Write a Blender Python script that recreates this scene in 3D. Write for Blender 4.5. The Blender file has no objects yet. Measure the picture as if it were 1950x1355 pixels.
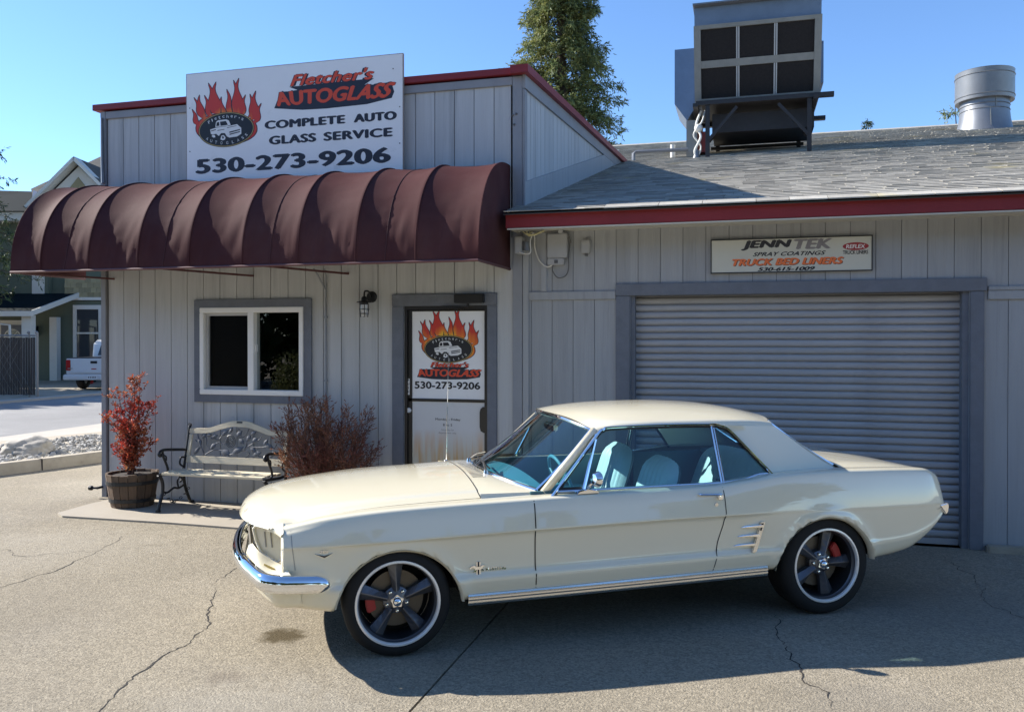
import bpy, bmesh, math, random
from mathutils import Vector, Matrix, noise
from mathutils.bvhtree import BVHTree

R = math.radians
random.seed(7)
scene = bpy.context.scene
col = scene.collection

# ------------------------------------------------------------------ camera
CAM_YAW = R(15.55)
cam_d = bpy.data.cameras.new('camera')
cam = bpy.data.objects.new('camera', cam_d)
col.objects.link(cam)
cam.location = (0.0, -7.80, 1.768)
cam.rotation_euler = (R(90 - 0.45), 0, CAM_YAW)
cam_d.sensor_width = 36.0
cam_d.lens = 36.0 * 1600 / 1950
cam_d.shift_y = -(677.5 - 643 - 12.6) / 1950
cam_d.clip_end = 3000
scene.camera = cam

# ------------------------------------------------------------------ sky and sun
SUN_DIR = Vector((1.577, -0.107, -1.0)).normalized()      # the way the light travels
elev = math.asin(-SUN_DIR.z)
world = bpy.data.worlds.new('World')
scene.world = world
world.use_nodes = True
wn, wl = world.node_tree.nodes, world.node_tree.links
sky = wn.new('ShaderNodeTexSky')
sky.sky_type = 'NISHITA'
sky.sun_disc = False
sky.sun_elevation = elev
# rotation 0 puts the sun on +Y, growing clockwise
sky.sun_rotation = math.atan2(-SUN_DIR.x, -SUN_DIR.y)
sky.air_density = 1.0
sky.dust_density = 0.0
sky.ozone_density = 6.5
sky.altitude = 900
bg = wn['Background']
bg.inputs['Strength'].default_value = 0.094
wl.new(sky.outputs[0], bg.inputs[0])

sun_d = bpy.data.lights.new('sun', 'SUN')
sun_d.energy = 4.05
sun_d.angle = R(0.53)
sun_d.color = (1.0, 0.945, 0.86)
sun = bpy.data.objects.new('sun', sun_d)
col.objects.link(sun)
sun.location = (-30, 5, 25)
sun.rotation_euler = SUN_DIR.to_track_quat('-Z', 'Y').to_euler()

vs = scene.view_settings
vs.view_transform = 'Standard'
vs.look = 'None'
vs.exposure = 1.44
vs.gamma = 1.0
vs.use_curve_mapping = False

# ------------------------------------------------------------------ materials
M = {}

def _n(nt, t, **kw):
    n = nt.nodes.new(t)
    for k, v in kw.items():
        if k in n.inputs:
            n.inputs[k].default_value = v
        else:
            setattr(n, k, v)
    return n

def mat(name, c, rough=0.6, metal=0.0, var=0.0, vscale=3.0, bump=0.0, bscale=60.0, stretch=(1, 1, 1),
        spec=0.5, coat=0.0, c2=None, c2scale=1.0, c2lo=0.5, c2hi=0.65, rand=0.0, dirt=None, dscale=8.0, dlo=0.55, dhi=0.75, trans=0.0, emit=None):
    """colour, with noise variation, a second colour in patches, speckled dirt, relief"""
    m = bpy.data.materials.new(name)
    m.use_nodes = True
    nt = m.node_tree
    L = nt.links
    b = nt.nodes['Principled BSDF']
    b.inputs['Roughness'].default_value = rough
    b.inputs['Metallic'].default_value = metal
    b.inputs['Specular IOR Level'].default_value = spec
    b.inputs['Coat Weight'].default_value = coat
    b.inputs['Coat Roughness'].default_value = 0.03
    b.inputs['Transmission Weight'].default_value = trans
    b.inputs['Base Color'].default_value = (*c, 1)
    tc = _n(nt, 'ShaderNodeTexCoord')
    mp = _n(nt, 'ShaderNodeMapping')
    mp.inputs['Scale'].default_value = stretch
    L.new(tc.outputs['Object'], mp.inputs['Vector'])
    cur = None

    def rgb(col3):
        n = _n(nt, 'ShaderNodeRGB')
        n.outputs[0].default_value = (*col3, 1)
        return n.outputs[0]
    cur = rgb(c)
    if c2 is not None:
        nz = _n(nt, 'ShaderNodeTexNoise', Scale=c2scale, Detail=6.0, Roughness=0.62)
        L.new(mp.outputs[0], nz.inputs['Vector'])
        mr = _n(nt, 'ShaderNodeMapRange')
        mr.inputs['From Min'].default_value = c2lo
        mr.inputs['From Max'].default_value = c2hi
        L.new(nz.outputs['Fac'], mr.inputs['Value'])
        mx = _n(nt, 'ShaderNodeMix', data_type='RGBA')
        L.new(mr.outputs[0], mx.inputs[0])
        L.new(cur, mx.inputs[6])
        mx.inputs[7].default_value = (*c2, 1)
        cur = mx.outputs[2]
    if dirt is not None:
        nz = _n(nt, 'ShaderNodeTexNoise', Scale=dscale, Detail=9.0, Roughness=0.7)
        L.new(mp.outputs[0], nz.inputs['Vector'])
        mr = _n(nt, 'ShaderNodeMapRange')
        mr.inputs['From Min'].default_value = dlo
        mr.inputs['From Max'].default_value = dhi
        L.new(nz.outputs['Fac'], mr.inputs['Value'])
        mx = _n(nt, 'ShaderNodeMix', data_type='RGBA')
        L.new(mr.outputs[0], mx.inputs[0])
        L.new(cur, mx.inputs[6])
        mx.inputs[7].default_value = (*dirt, 1)
        cur = mx.outputs[2]
    if var > 0 or rand > 0:
        val = None
        if var > 0:
            nz = _n(nt, 'ShaderNodeTexNoise', Scale=vscale, Detail=8.0, Roughness=0.65)
            L.new(mp.outputs[0], nz.inputs['Vector'])
            mr = _n(nt, 'ShaderNodeMapRange')
            mr.inputs['From Min'].default_value = 0.25
            mr.inputs['From Max'].default_value = 0.75
            mr.inputs['To Min'].default_value = 1 - var
            mr.inputs['To Max'].default_value = 1 + var
            L.new(nz.outputs['Fac'], mr.inputs['Value'])
            val = mr.outputs[0]
        if rand > 0:
            oi = _n(nt, 'ShaderNodeObjectInfo')
            ge = _n(nt, 'ShaderNodeNewGeometry')
            ad = _n(nt, 'ShaderNodeMath', operation='ADD')
            L.new(oi.outputs['Random'], ad.inputs[0])
            L.new(ge.outputs['Random Per Island'], ad.inputs[1])
            fr = _n(nt, 'ShaderNodeMath', operation='FRACT')
            L.new(ad.outputs[0], fr.inputs[0])
            m2 = _n(nt, 'ShaderNodeMapRange')
            m2.inputs['To Min'].default_value = 1 - rand
            m2.inputs['To Max'].default_value = 1 + rand
            L.new(fr.outputs[0], m2.inputs['Value'])
            if val is None:
                val = m2.outputs[0]
            else:
                mu = _n(nt, 'ShaderNodeMath', operation='MULTIPLY')
                L.new(val, mu.inputs[0])
                L.new(m2.outputs[0], mu.inputs[1])
                val = mu.outputs[0]
        vm = _n(nt, 'ShaderNodeVectorMath', operation='SCALE')
        L.new(cur, vm.inputs[0])
        L.new(val, vm.inputs['Scale'])
        cur = vm.outputs[0]
    L.new(cur, b.inputs['Base Color'])
    if bump > 0:
        nz = _n(nt, 'ShaderNodeTexNoise', Scale=bscale, Detail=5.0, Roughness=0.6)
        L.new(mp.outputs[0], nz.inputs['Vector'])
        bp = _n(nt, 'ShaderNodeBump', Strength=min(1.0, bump), Distance=0.01)
        L.new(nz.outputs['Fac'], bp.inputs['Height'])
        L.new(bp.outputs[0], b.inputs['Normal'])
    if emit:
        b.inputs['Emission Color'].default_value = (*emit[0], 1)
        b.inputs['Emission Strength'].default_value = emit[1]
    M[name] = m
    return m

def glass(name, tint, rough=0.0, refl=1.7):
    """thin pane: fresnel reflection over a tinted see-through layer"""
    m = bpy.data.materials.new(name)
    m.use_nodes = True
    nt = m.node_tree
    nt.nodes.remove(nt.nodes['Principled BSDF'])
    L = nt.links
    out = nt.nodes['Material Output']
    tr = _n(nt, 'ShaderNodeBsdfTransparent')
    tr.inputs[0].default_value = (*tint, 1)
    gl = _n(nt, 'ShaderNodeBsdfGlossy', Roughness=rough)
    fr = _n(nt, 'ShaderNodeFresnel', IOR=1.52)
    ge = _n(nt, 'ShaderNodeNewGeometry')
    # the same fresnel on either side of the thin pane
    ma = _n(nt, 'ShaderNodeMath', operation='MULTIPLY')
    ma.inputs[1].default_value = refl
    L.new(fr.outputs[0], ma.inputs[0])
    mx = _n(nt, 'ShaderNodeMixShader')
    lim = _n(nt, 'ShaderNodeMath', operation='MINIMUM')
    lim.inputs[1].default_value = 1.0
    L.new(ma.outputs[0], lim.inputs[0])
    bf = _n(nt, 'ShaderNodeMath', operation='SUBTRACT')
    bf.inputs[0].default_value = 1.0
    L.new(ge.outputs['Backfacing'], bf.inputs[1])
    mm = _n(nt, 'ShaderNodeMath', operation='MULTIPLY')
    L.new(lim.outputs[0], mm.inputs[0])
    L.new(bf.outputs[0], mm.inputs[1])
    L.new(mm.outputs[0], mx.inputs[0])
    L.new(tr.outputs[0], mx.inputs[1])
    L.new(gl.outputs[0], mx.inputs[2])
    L.new(mx.outputs[0], out.inputs[0])
    M[name] = m
    return m

# building
mat('siding', (0.46, 0.468, 0.468), 0.62, var=0.10, vscale=1.6, bump=0.35, bscale=9, stretch=(7, 7, 0.35), dirt=(0.19, 0.195, 0.20), dscale=1.1, dlo=0.52, dhi=0.9, rand=0.05, spec=0.35)
mat('siding_pale', (0.325, 0.335, 0.345), 0.6, var=0.09, vscale=2.0, bump=0.4, bscale=9, stretch=(7, 7, 0.35), dirt=(0.19, 0.195, 0.20), dscale=1.5, dlo=0.53, dhi=0.88, rand=0.045, spec=0.35)
mat('siding_back', (0.12, 0.125, 0.135), 0.8)
mat('trim_dark', (0.145, 0.158, 0.185), 0.6, var=0.14, vscale=3, bump=0.4, bscale=8, stretch=(3, 3, 3), spec=0.35)
mat('trim_grey', (0.255, 0.265, 0.285), 0.6, var=0.12, vscale=3, bump=0.3, bscale=12, spec=0.35)
mat('maroon', (0.21, 0.022, 0.026), 0.5, var=0.14, vscale=2.0, bump=0.1, bscale=20, spec=0.4)
mat('soffit', (0.5, 0.48, 0.42), 0.75, var=0.08)
mat('rollup', (0.37, 0.37, 0.38), 0.42, var=0.10, vscale=2.2, stretch=(0.5, 1, 3), spec=0.45, dirt=(0.19, 0.19, 0.205), dscale=1.6, dlo=0.46, dhi=0.8, rand=0.05)
mat('awning', (0.068, 0.025, 0.026), 0.72, var=0.16, vscale=2.4, bump=0.1, bscale=240, spec=0.06, c2=(0.086, 0.043, 0.042), c2scale=1.3, c2lo=0.45, c2hi=0.8, dirt=(0.34, 0.31, 0.29), dscale=34, dlo=0.715, dhi=0.76)
mat('awning_dark', (0.06, 0.02, 0.022), 0.8, var=0.1)
mat('tube_metal', (0.12, 0.05, 0.05), 0.5, metal=0.2)
mat('vinyl_white', (0.80, 0.79, 0.76), 0.4, var=0.03, vscale=4)
mat('vinyl_grey', (0.42, 0.42, 0.41), 0.5, var=0.05)
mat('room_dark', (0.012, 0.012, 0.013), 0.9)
mat('sign_white', (0.80, 0.80, 0.80), 0.45, var=0.035, vscale=2.2, dirt=(0.5, 0.5, 0.5), dscale=3, dlo=0.6, dhi=0.9)
mat('sign_edge', (0.30, 0.26, 0.24), 0.6)
mat('sign_cream', (0.56, 0.55, 0.47), 0.5, var=0.05, vscale=2)
mat('ink_black', (0.010, 0.010, 0.013), 0.5)
mat('ink_navy', (0.016, 0.017, 0.03), 0.5)
mat('ink_red', (0.66, 0.065, 0.022), 0.5, var=0.08, vscale=6)
mat('ink_orange', (0.75, 0.17, 0.045), 0.5, var=0.1, vscale=6)
mat('ink_grey', (0.22, 0.20, 0.20), 0.5, var=0.2, vscale=12)
mat('ink_crimson', (0.33, 0.03, 0.035), 0.5)
mat('ink_white', (0.72, 0.72, 0.71), 0.5)
mat('ink_gold', (0.45, 0.33, 0.10), 0.5)
mat('black_metal', (0.012, 0.012, 0.013), 0.42, spec=0.5)
mat('black_alu', (0.016, 0.015, 0.015), 0.35, var=0.1)
mat('iron', (0.02, 0.022, 0.025), 0.45, metal=0.3, bump=0.2, bscale=40)
mat('pewter', (0.13, 0.135, 0.145), 0.5, metal=0.4, bump=0.2, bscale=50, var=0.25, vscale=9)
mat('lamp_glass', (0.72, 0.74, 0.76), 0.15, trans=0.3)
mat('box_grey', (0.36, 0.365, 0.37), 0.5, var=0.06)
mat('box_dark', (0.10, 0.10, 0.105), 0.5)
mat('wire_white', (0.66, 0.65, 0.60), 0.5)
mat('wire_dark', (0.10, 0.10, 0.10), 0.5)
mat('wire_yellow', (0.55, 0.50, 0.28), 0.5)
mat('galv', (0.19, 0.20, 0.215), 0.42, metal=0.5, var=0.10, vscale=4, bump=0.08, bscale=6)
mat('galv_dull', (0.25, 0.25, 0.23), 0.55, metal=0.35, var=0.15, vscale=5)
mat('galv_blue', (0.15, 0.20, 0.28), 0.42, metal=0.35, var=0.15, vscale=3)
mat('cooler_pad', (0.016, 0.013, 0.012), 0.95, var=0.35, vscale=30, bump=0.6, bscale=90)
mat('steel_black', (0.022, 0.019, 0.018), 0.55, var=0.3, vscale=14)
mat('red_paint', (0.22, 0.03, 0.025), 0.5)
mat('shingle', (0.37, 0.35, 0.305), 0.9, var=0.20, vscale=9, bump=0.3, bscale=120, c2=(0.42, 0.36, 0.18), c2scale=1.2, c2lo=0.60, c2hi=0.74, rand=0.24, spec=0.2, dirt=(0.15, 0.145, 0.13), dscale=14, dlo=0.6, dhi=0.85)
mat('shingle_under', (0.05, 0.048, 0.045), 0.95)
mat('flap_pale', (0.50, 0.48, 0.42), 0.7, var=0.1)
mat('glass_window', (0.05, 0.055, 0.06), 0.04)
glass('pane', (0.62, 0.66, 0.66))
glass('pane_screen', (0.25, 0.25, 0.25), 0.35, 0.25)
# ground
mat('asphalt', (0.24, 0.235, 0.23), 0.85, var=0.16, vscale=0.5, bump=0.6, bscale=140, c2=(0.30, 0.29, 0.275), c2scale=0.35, dirt=(0.12, 0.12, 0.12), dscale=90, dlo=0.6, dhi=0.72)
mat('dirt', (0.40, 0.345, 0.265), 0.95, var=0.2, vscale=0.8, bump=0.6, bscale=30, c2=(0.30, 0.27, 0.20), c2scale=0.7)
mat('earth', (0.22, 0.20, 0.15), 0.95, var=0.2, vscale=0.05, bump=0.3, bscale=4)
mat('sidewalk', (0.43, 0.395, 0.34), 0.85, var=0.10, vscale=1.5, bump=0.3, bscale=120)
mat('kerb', (0.35, 0.305, 0.235), 0.85, var=0.16, vscale=4, bump=0.5, bscale=60, dirt=(0.2, 0.17, 0.13), dscale=6, dlo=0.55, dhi=0.8)
mat('patio', (0.345, 0.303, 0.24), 0.8, var=0.08, vscale=2.2, bump=0.2, bscale=90, dirt=(0.30, 0.26, 0.21), dscale=3, dlo=0.58, dhi=0.85)
mat('gravel', (0.32, 0.31, 0.285), 0.9, rand=0.55, var=0.1, vscale=30)
mat('rock', (0.38, 0.35, 0.30), 0.9, var=0.35, vscale=5, bump=0.8, bscale=18)
mat('crack', (0.03, 0.026, 0.022), 0.95)
mat('slab_base', (0.05, 0.047, 0.043), 0.95)

def concrete(name):
    """lot surface: exposed aggregate, blotches, tyre grime, one oil stain"""
    m = mat(name, (0.268, 0.232, 0.172), 0.9, var=0.12, vscale=0.8, bump=0.9, bscale=75,
            c2=(0.305, 0.27, 0.212), c2scale=0.33, c2lo=0.48, c2hi=0.7, dirt=(0.20, 0.175, 0.14), dscale=1.7, dlo=0.60, dhi=0.95, spec=0.2)
    nt = m.node_tree
    L = nt.links
    b = nt.nodes['Principled BSDF']
    cur = b.inputs['Base Color'].links[0].from_socket
    tc = _n(nt, 'ShaderNodeTexCoord')
    # exposed aggregate: each pebble its own tone, dark pits between
    for scale, lo, hi, fac in ((62.0, 0.5, 1.5, 0.34), (130.0, 0.55, 1.45, 0.48)):
        vo = _n(nt, 'ShaderNodeTexVoronoi', Scale=scale)
        L.new(tc.outputs['Object'], vo.inputs['Vector'])
        sp = _n(nt, 'ShaderNodeSeparateColor')
        L.new(vo.outputs['Color'], sp.inputs[0])
        mr = _n(nt, 'ShaderNodeMapRange')
        mr.inputs['To Min'].default_value = 1 + (lo - 1) * fac
        mr.inputs['To Max'].default_value = 1 + (hi - 1) * fac
        L.new(sp.outputs[0], mr.inputs['Value'])
        vm = _n(nt, 'ShaderNodeVectorMath', operation='SCALE')
        L.new(cur, vm.inputs[0])
        L.new(mr.outputs[0], vm.inputs['Scale'])
        cur = vm.outputs[0]
    n3 = _n(nt, 'ShaderNodeTexNoise', Scale=26.0, Detail=3.0, Roughness=0.6)
    L.new(tc.outputs['Object'], n3.inputs['Vector'])
    mr = _n(nt, 'ShaderNodeMapRange')
    mr.inputs['From Min'].default_value = 0.685
    mr.inputs['From Max'].default_value = 0.72
    mr.inputs['To Max'].default_value = 0.75
    L.new(n3.outputs['Fac'], mr.inputs['Value'])
    mx = _n(nt, 'ShaderNodeMix', data_type='RGBA')
    L.new(mr.outputs[0], mx.inputs[0])
    L.new(cur, mx.inputs[6])
    mx.inputs[7].default_value = (0.10, 0.085, 0.065, 1)
    cur = mx.outputs[2]
    # oil stains: warped ellipses on the slab
    for (sx, sy, r, depth, c) in ((-2.64, -3.37, 0.17, 0.92, (0.075, 0.055, 0.025)), (-3.55, -3.15, 0.20, 0.22, (0.2, 0.17, 0.13)), (0.6, -3.5, 0.5, 0.3, (0.2, 0.18, 0.15)), (1.3, -1.7, 0.9, 0.3, (0.18, 0.17, 0.15)), (-2.6, -4.0, 0.13, 0.4, (0.16, 0.13, 0.1)), (-4.6, -3.3, 0.9, 0.22, (0.19, 0.165, 0.125)), (-5.6, -2.0, 1.1, 0.20, (0.40, 0.36, 0.29)), (-2.2, -4.4, 0.7, 0.25, (0.36, 0.33, 0.27)), (-7.6, -1.6, 0.8, 0.25, (0.2, 0.175, 0.14)), (-3.0, -2.0, 0.5, 0.3, (0.19, 0.17, 0.14))):
        mp = _n(nt, 'ShaderNodeMapping')
        mp.inputs['Location'].default_value = (-sx, -sy, 0)
        L.new(tc.outputs['Object'], mp.inputs['Vector'])
        nz = _n(nt, 'ShaderNodeTexNoise', Scale=9.0, Detail=5.0)
        L.new(mp.outputs[0], nz.inputs['Vector'])
        sc = _n(nt, 'ShaderNodeVectorMath', operation='MULTIPLY_ADD')
        L.new(nz.outputs['Color'], sc.inputs[0])
        sc.inputs[1].default_value = (r * 1.3,) * 3
        L.new(mp.outputs[0], sc.inputs[2])
        sb = _n(nt, 'ShaderNodeVectorMath', operation='SUBTRACT')
        L.new(sc.outputs[0], sb.inputs[0])
        sb.inputs[1].default_value = (r * 0.65, r * 0.65, r * 0.65)
        ml = _n(nt, 'ShaderNodeVectorMath', operation='MULTIPLY')
        L.new(sb.outputs[0], ml.inputs[0])
        ml.inputs[1].default_value = (1, 1.25, 0)
        ln = _n(nt, 'ShaderNodeVectorMath', operation='LENGTH')
        L.new(ml.outputs[0], ln.inputs[0])
        mr = _n(nt, 'ShaderNodeMapRange')
        mr.inputs['From Min'].default_value = r * 0.55
        mr.inputs['From Max'].default_value = r
        mr.inputs['To Min'].default_value = depth
        mr.inputs['To Max'].default_value = 0.0
        L.new(ln.outputs['Value'], mr.inputs['Value'])
        mx = _n(nt, 'ShaderNodeMix', data_type='RGBA')
        L.new(mr.outputs[0], mx.inputs[0])
        L.new(cur, mx.inputs[6])
        mx.inputs[7].default_value = (*c, 1)
        cur = mx.outputs[2]
    L.new(cur, b.inputs['Base Color'])
    return m
concrete('concrete')

# plants and wood
mat('slat_wood', (0.64, 0.57, 0.42), 0.7, var=0.16, vscale=5, stretch=(1, 8, 8), bump=0.2, bscale=20)
mat('barrel_wood', (0.105, 0.068, 0.042), 0.8, var=0.35, vscale=6, stretch=(6, 6, 0.7), bump=0.6, bscale=30, rand=0.25)
mat('soil', (0.03, 0.022, 0.017), 0.95, bump=0.6, bscale=50)
mat('bark', (0.07, 0.05, 0.036), 0.9, var=0.3, vscale=6, bump=0.6, bscale=30)
mat('twig', (0.13, 0.062, 0.042), 0.85)

def leafmat(name, c, c2, rand=0.3, rough=0.55):
    m = mat(name, c, rough, rand=rand, c2=c2, c2scale=2.2, c2lo=0.42, c2hi=0.6, spec=0.3)
    nt = m.node_tree
    b = nt.nodes['Principled BSDF']
    out = nt.nodes['Material Output']
    tl = _n(nt, 'ShaderNodeBsdfTranslucent')
    nt.links.new(b.inputs['Base Color'].links[0].from_socket, tl.inputs[0])
    mx = _n(nt, 'ShaderNodeMixShader')
    mx.inputs[0].default_value = 0.3
    nt.links.new(b.outputs[0], mx.inputs[1])
    nt.links.new(tl.outputs[0], mx.inputs[2])
    nt.links.new(mx.outputs[0], out.inputs[0])
    return m
leafmat('leaf_red', (0.38, 0.045, 0.03), (0.36, 0.15, 0.06), 0.45)
leafmat('leaf_dry', (0.23, 0.085, 0.065), (0.31, 0.155, 0.085), 0.4)
leafmat('leaf_cedar', (0.22, 0.225, 0.07), (0.11, 0.15, 0.065), 0.40)
leafmat('leaf_green', (0.055, 0.085, 0.025), (0.08, 0.095, 0.03), 0.4)
leafmat('leaf_hedge', (0.24, 0.25, 0.10), (0.14, 0.17, 0.07), 0.4)
leafmat('leaf_pine', (0.035, 0.065, 0.03), (0.06, 0.07, 0.03), 0.35)
# house and street
mat('house_green', (0.115, 0.135, 0.095), 0.7, var=0.08, vscale=2)
mat('house_shake', (0.30, 0.255, 0.145), 0.8, var=0.15, vscale=6, rand=0.2)
mat('house_cream', (0.62, 0.60, 0.54), 0.6, var=0.05)
mat('house_roof', (0.12, 0.115, 0.105), 0.9, var=0.25, vscale=5, bump=0.5, bscale=14, spec=0.1)
mat('porch_roof', (0.008, 0.014, 0.017), 0.9, var=0.2, spec=0.08)
mat('fence_slat', (0.030, 0.022, 0.018), 0.7, rand=0.35)
mat('fence_steel', (0.22, 0.215, 0.21), 0.45, metal=0.5)
mat('truck_white', (0.68, 0.68, 0.67), 0.3, coat=0.5)
mat('truck_trim', (0.30, 0.29, 0.27), 0.4, metal=0.3)
mat('tail_red', (0.42, 0.02, 0.02), 0.25)
mat('rubber', (0.013, 0.013, 0.013), 0.75, var=0.2, vscale=12, bump=0.15, bscale=60, spec=0.3)
# car
mat('paint', (0.785, 0.722, 0.54), 0.26, coat=1.0, spec=0.5, var=0.012, vscale=1.2)
M['paint'].node_tree.nodes['Principled BSDF'].inputs['Coat IOR'].default_value = 1.66
mat('chrome', (0.86, 0.87, 0.88), 0.06, metal=1.0)
mat('chrome_worn', (0.72, 0.72, 0.71), 0.2, metal=1.0)
mat('rim_polish', (0.84, 0.82, 0.78), 0.30, metal=0.35)
mat('wheel_grey', (0.15, 0.155, 0.17), 0.36, metal=0.7)
mat('wheel_barrel', (0.03, 0.031, 0.034), 0.45, metal=0.4)
mat('disc_steel', (0.12, 0.105, 0.085), 0.45, metal=0.7)
mat('caliper_red', (0.42, 0.02, 0.02), 0.4)
mat('gap', (0.008, 0.008, 0.008), 0.9)
mat('well', (0.006, 0.006, 0.006), 0.95)
mat('rubber_trim', (0.012, 0.012, 0.013), 0.5)
mat('aqua', (0.09, 0.30, 0.38), 0.45, bump=0.1, bscale=200)
mat('aqua_pale', (0.55, 0.70, 0.74), 0.45, bump=0.1, bscale=200)
mat('aqua_dark', (0.05, 0.135, 0.16), 0.55)
mat('headliner', (0.20, 0.235, 0.235), 0.8)
mat('lens_clear', (0.65, 0.65, 0.62), 0.1, trans=0.2)
glass('car_glass', (0.60, 0.76, 0.77))
glass('car_glass_front', (0.55, 0.74, 0.76))

# ------------------------------------------------------------------ mesh helpers
class MB:
    """collects shapes; build() links them as ONE mesh object"""
    def __init__(s):
        s.v = []
        s.f = []
    def add(s, vs_, fs):
        o = len(s.v)
        s.v += [tuple(p) for p in vs_]
        s.f += [tuple(i + o for i in f) for f in fs]
        return s
    def box(s, x0, x1, y0, y1, z0, z1):
        p = [(x, y, z) for x in (x0, x1) for y in (y0, y1) for z in (z0, z1)]
        return s.add(p, [(0, 1, 3, 2), (4, 6, 7, 5), (0, 4, 5, 1), (2, 3, 7, 6), (0, 2, 6, 4), (1, 5, 7, 3)])
    def bar(s, a, b, w, h, up=(0, 0, 1)):
        """rectangular bar from a to b"""
        a, b = Vector(a), Vector(b)
        d = (b - a).normalized()
        u = Vector(up)
        r = d.cross(u)
        if r.length < 1e-4:
            r = d.cross(Vector((1, 0, 0)))
        r.normalize()
        u = r.cross(d).normalized()
        p = []
        for c in (a, b):
            for i, j in ((-1, -1), (1, -1), (1, 1), (-1, 1)):
                p.append(c + r * (w / 2 * i) + u * (h / 2 * j))
        return s.add(p, [(3, 2, 1, 0), (4, 5, 6, 7), (0, 1, 5, 4), (1, 2, 6, 5), (2, 3, 7, 6), (3, 0, 4, 7)])
    def tube(s, pts, r, n=8, cap=True, flat=1.0):
        pts = [Vector(p) for p in pts]
        rs = r if isinstance(r, (list, tuple)) else [r] * len(pts)
        rings = []
        ref = None
        for i, p in enumerate(pts):
            d = (pts[min(i + 1, len(pts) - 1)] - pts[max(i - 1, 0)]).normalized()
            if ref is None:
                ref = Vector((0, 0, 1)) if abs(d.z) < 0.9 else Vector((1, 0, 0))
            a = d.cross(ref)
            if a.length < 1e-5:
                a = d.cross(Vector((0, 1, 0)))
            a.normalize()
            b = a.cross(d).normalized()
            ref = b
            rings.append([p + a * (math.cos(k * 2 * math.pi / n) * rs[i]) + b * (math.sin(k * 2 * math.pi / n) * rs[i] * flat) for k in range(n)])
        vv = [q for r_ in rings for q in r_]
        ff = []
        for i in range(len(pts) - 1):
            for k in range(n):
                k2 = (k + 1) % n
                ff.append((i * n + k, i * n + k2, (i + 1) * n + k2, (i + 1) * n + k))
        if cap:
            ff.append(tuple(range(n)))
            ff.append(tuple(reversed(range((len(pts) - 1) * n, len(pts) * n))))
        return s.add(vv, [tuple(reversed(f)) for f in ff])
    def lathe(s, prof, n=32, axis='z', c=(0, 0, 0), close=False):
        """prof: (radius, height) pairs turned about an axis"""
        vv = []
        for r_, h in prof:
            for k in range(n):
                a = 2 * math.pi * k / n
                x, y = r_ * math.cos(a), r_ * math.sin(a)
                if axis == 'z':
                    q = (x, y, h)
                elif axis == 'y':
                    q = (x, h, y)
                else:
                    q = (h, x, y)
                vv.append((q[0] + c[0], q[1] + c[1], q[2] + c[2]))
        ff = []
        m_ = len(prof)
        for i in range(m_ - 1 + (1 if close else 0)):
            j = (i + 1) % m_
            for k in range(n):
                k2 = (k + 1) % n
                ff.append((i * n + k, i * n + k2, j * n + k2, j * n + k))
        return s.add(vv, ff)
    def grid(s, rows, flip=False):
        """rows: list of equal lists of points"""
        n = len(rows[0])
        vv = [p for r_ in rows for p in r_]
        ff = []
        for i in range(len(rows) - 1):
            for j in range(n - 1):
                f = (i * n + j, i * n + j + 1, (i + 1) * n + j + 1, (i + 1) * n + j)
                ff.append(tuple(reversed(f)) if flip else f)
        return s.add(vv, ff)
    def prism(s, poly, fa, fb):
        """poly: 2-D outline; fa, fb map it to the two end faces"""
        n = len(poly)
        vv = [fa(p) for p in poly] + [fb(p) for p in poly]
        ff = [tuple(range(n)), tuple(reversed(range(n, 2 * n)))]
        for k in range(n):
            k2 = (k + 1) % n
            ff.append((k, n + k, n + k2, k2))
        return s.add(vv, ff)
    def ico(s, c, r, sub=1, jit=0.0, squash=(1, 1, 1), seed=0):
        bm = bmesh.new()
        bmesh.ops.create_icosphere(bm, subdivisions=sub, radius=1)
        rnd = random.Random(seed)
        vv = []
        for v in bm.verts:
            k = 1 + (rnd.random() - 0.5) * 2 * jit
            vv.append((c[0] + v.co.x * r * squash[0] * k, c[1] + v.co.y * r * squash[1] * k, c[2] + v.co.z * r * squash[2] * k))
        ff = [tuple(v.index for v in f.verts) for f in bm.faces]
        bm.free()
        return s.add(vv, ff)
    def mesh(s, name, m, smooth=False, bevel=0.0, fix=True):
        me = bpy.data.meshes.new(name)
        me.from_pydata(s.v, [], s.f)
        me.update()
        if bevel > 0 or fix:
            bm = bmesh.new()
            bm.from_mesh(me)
            if fix:
                bmesh.ops.recalc_face_normals(bm, faces=bm.faces)
            if bevel > 0:
                bmesh.ops.bevel(bm, geom=[e for e in bm.edges if len(e.link_faces) == 2 and e.calc_face_angle(0) > 0.5], offset=bevel, segments=2, affect='EDGES', clamp_overlap=True)
            bm.to_mesh(me)
            bm.free()
        if smooth:
            me.polygons.foreach_set('use_smooth', [True] * len(me.polygons))
            if smooth != 'all':
                me.set_sharp_from_angle(angle=R(38))
        me.materials.append(M[m] if isinstance(m, str) else m)
        return me
    def build(s, name, m, parent=None, smooth=False, bevel=0.0, loc=None, fix=True):
        return link(name, s.mesh(name, m, smooth, bevel, fix), parent, loc)

def link(name, me, parent=None, loc=None, rot=None):
    o = bpy.data.objects.new(name, me)
    col.objects.link(o)
    if parent is not None:
        o.parent = parent
    if loc is not None:
        o.location = loc
    if rot is not None:
        o.rotation_euler = rot
    return o

def tag(o, label=None, cat=None, group=None, kind=None):
    if label:
        o['label'] = label
    if cat:
        o['category'] = cat
    if group:
        o['group'] = group
    if kind:
        o['kind'] = kind
    return o

def thing(name, label, cat, loc=(0, 0, 0), rz=0.0, group=None):
    e = bpy.data.objects.new(name, None)
    e.empty_display_size = 0.1
    col.objects.link(e)
    e.location = loc
    e.rotation_euler = (0, 0, rz)
    return tag(e, label, cat, group)

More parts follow.
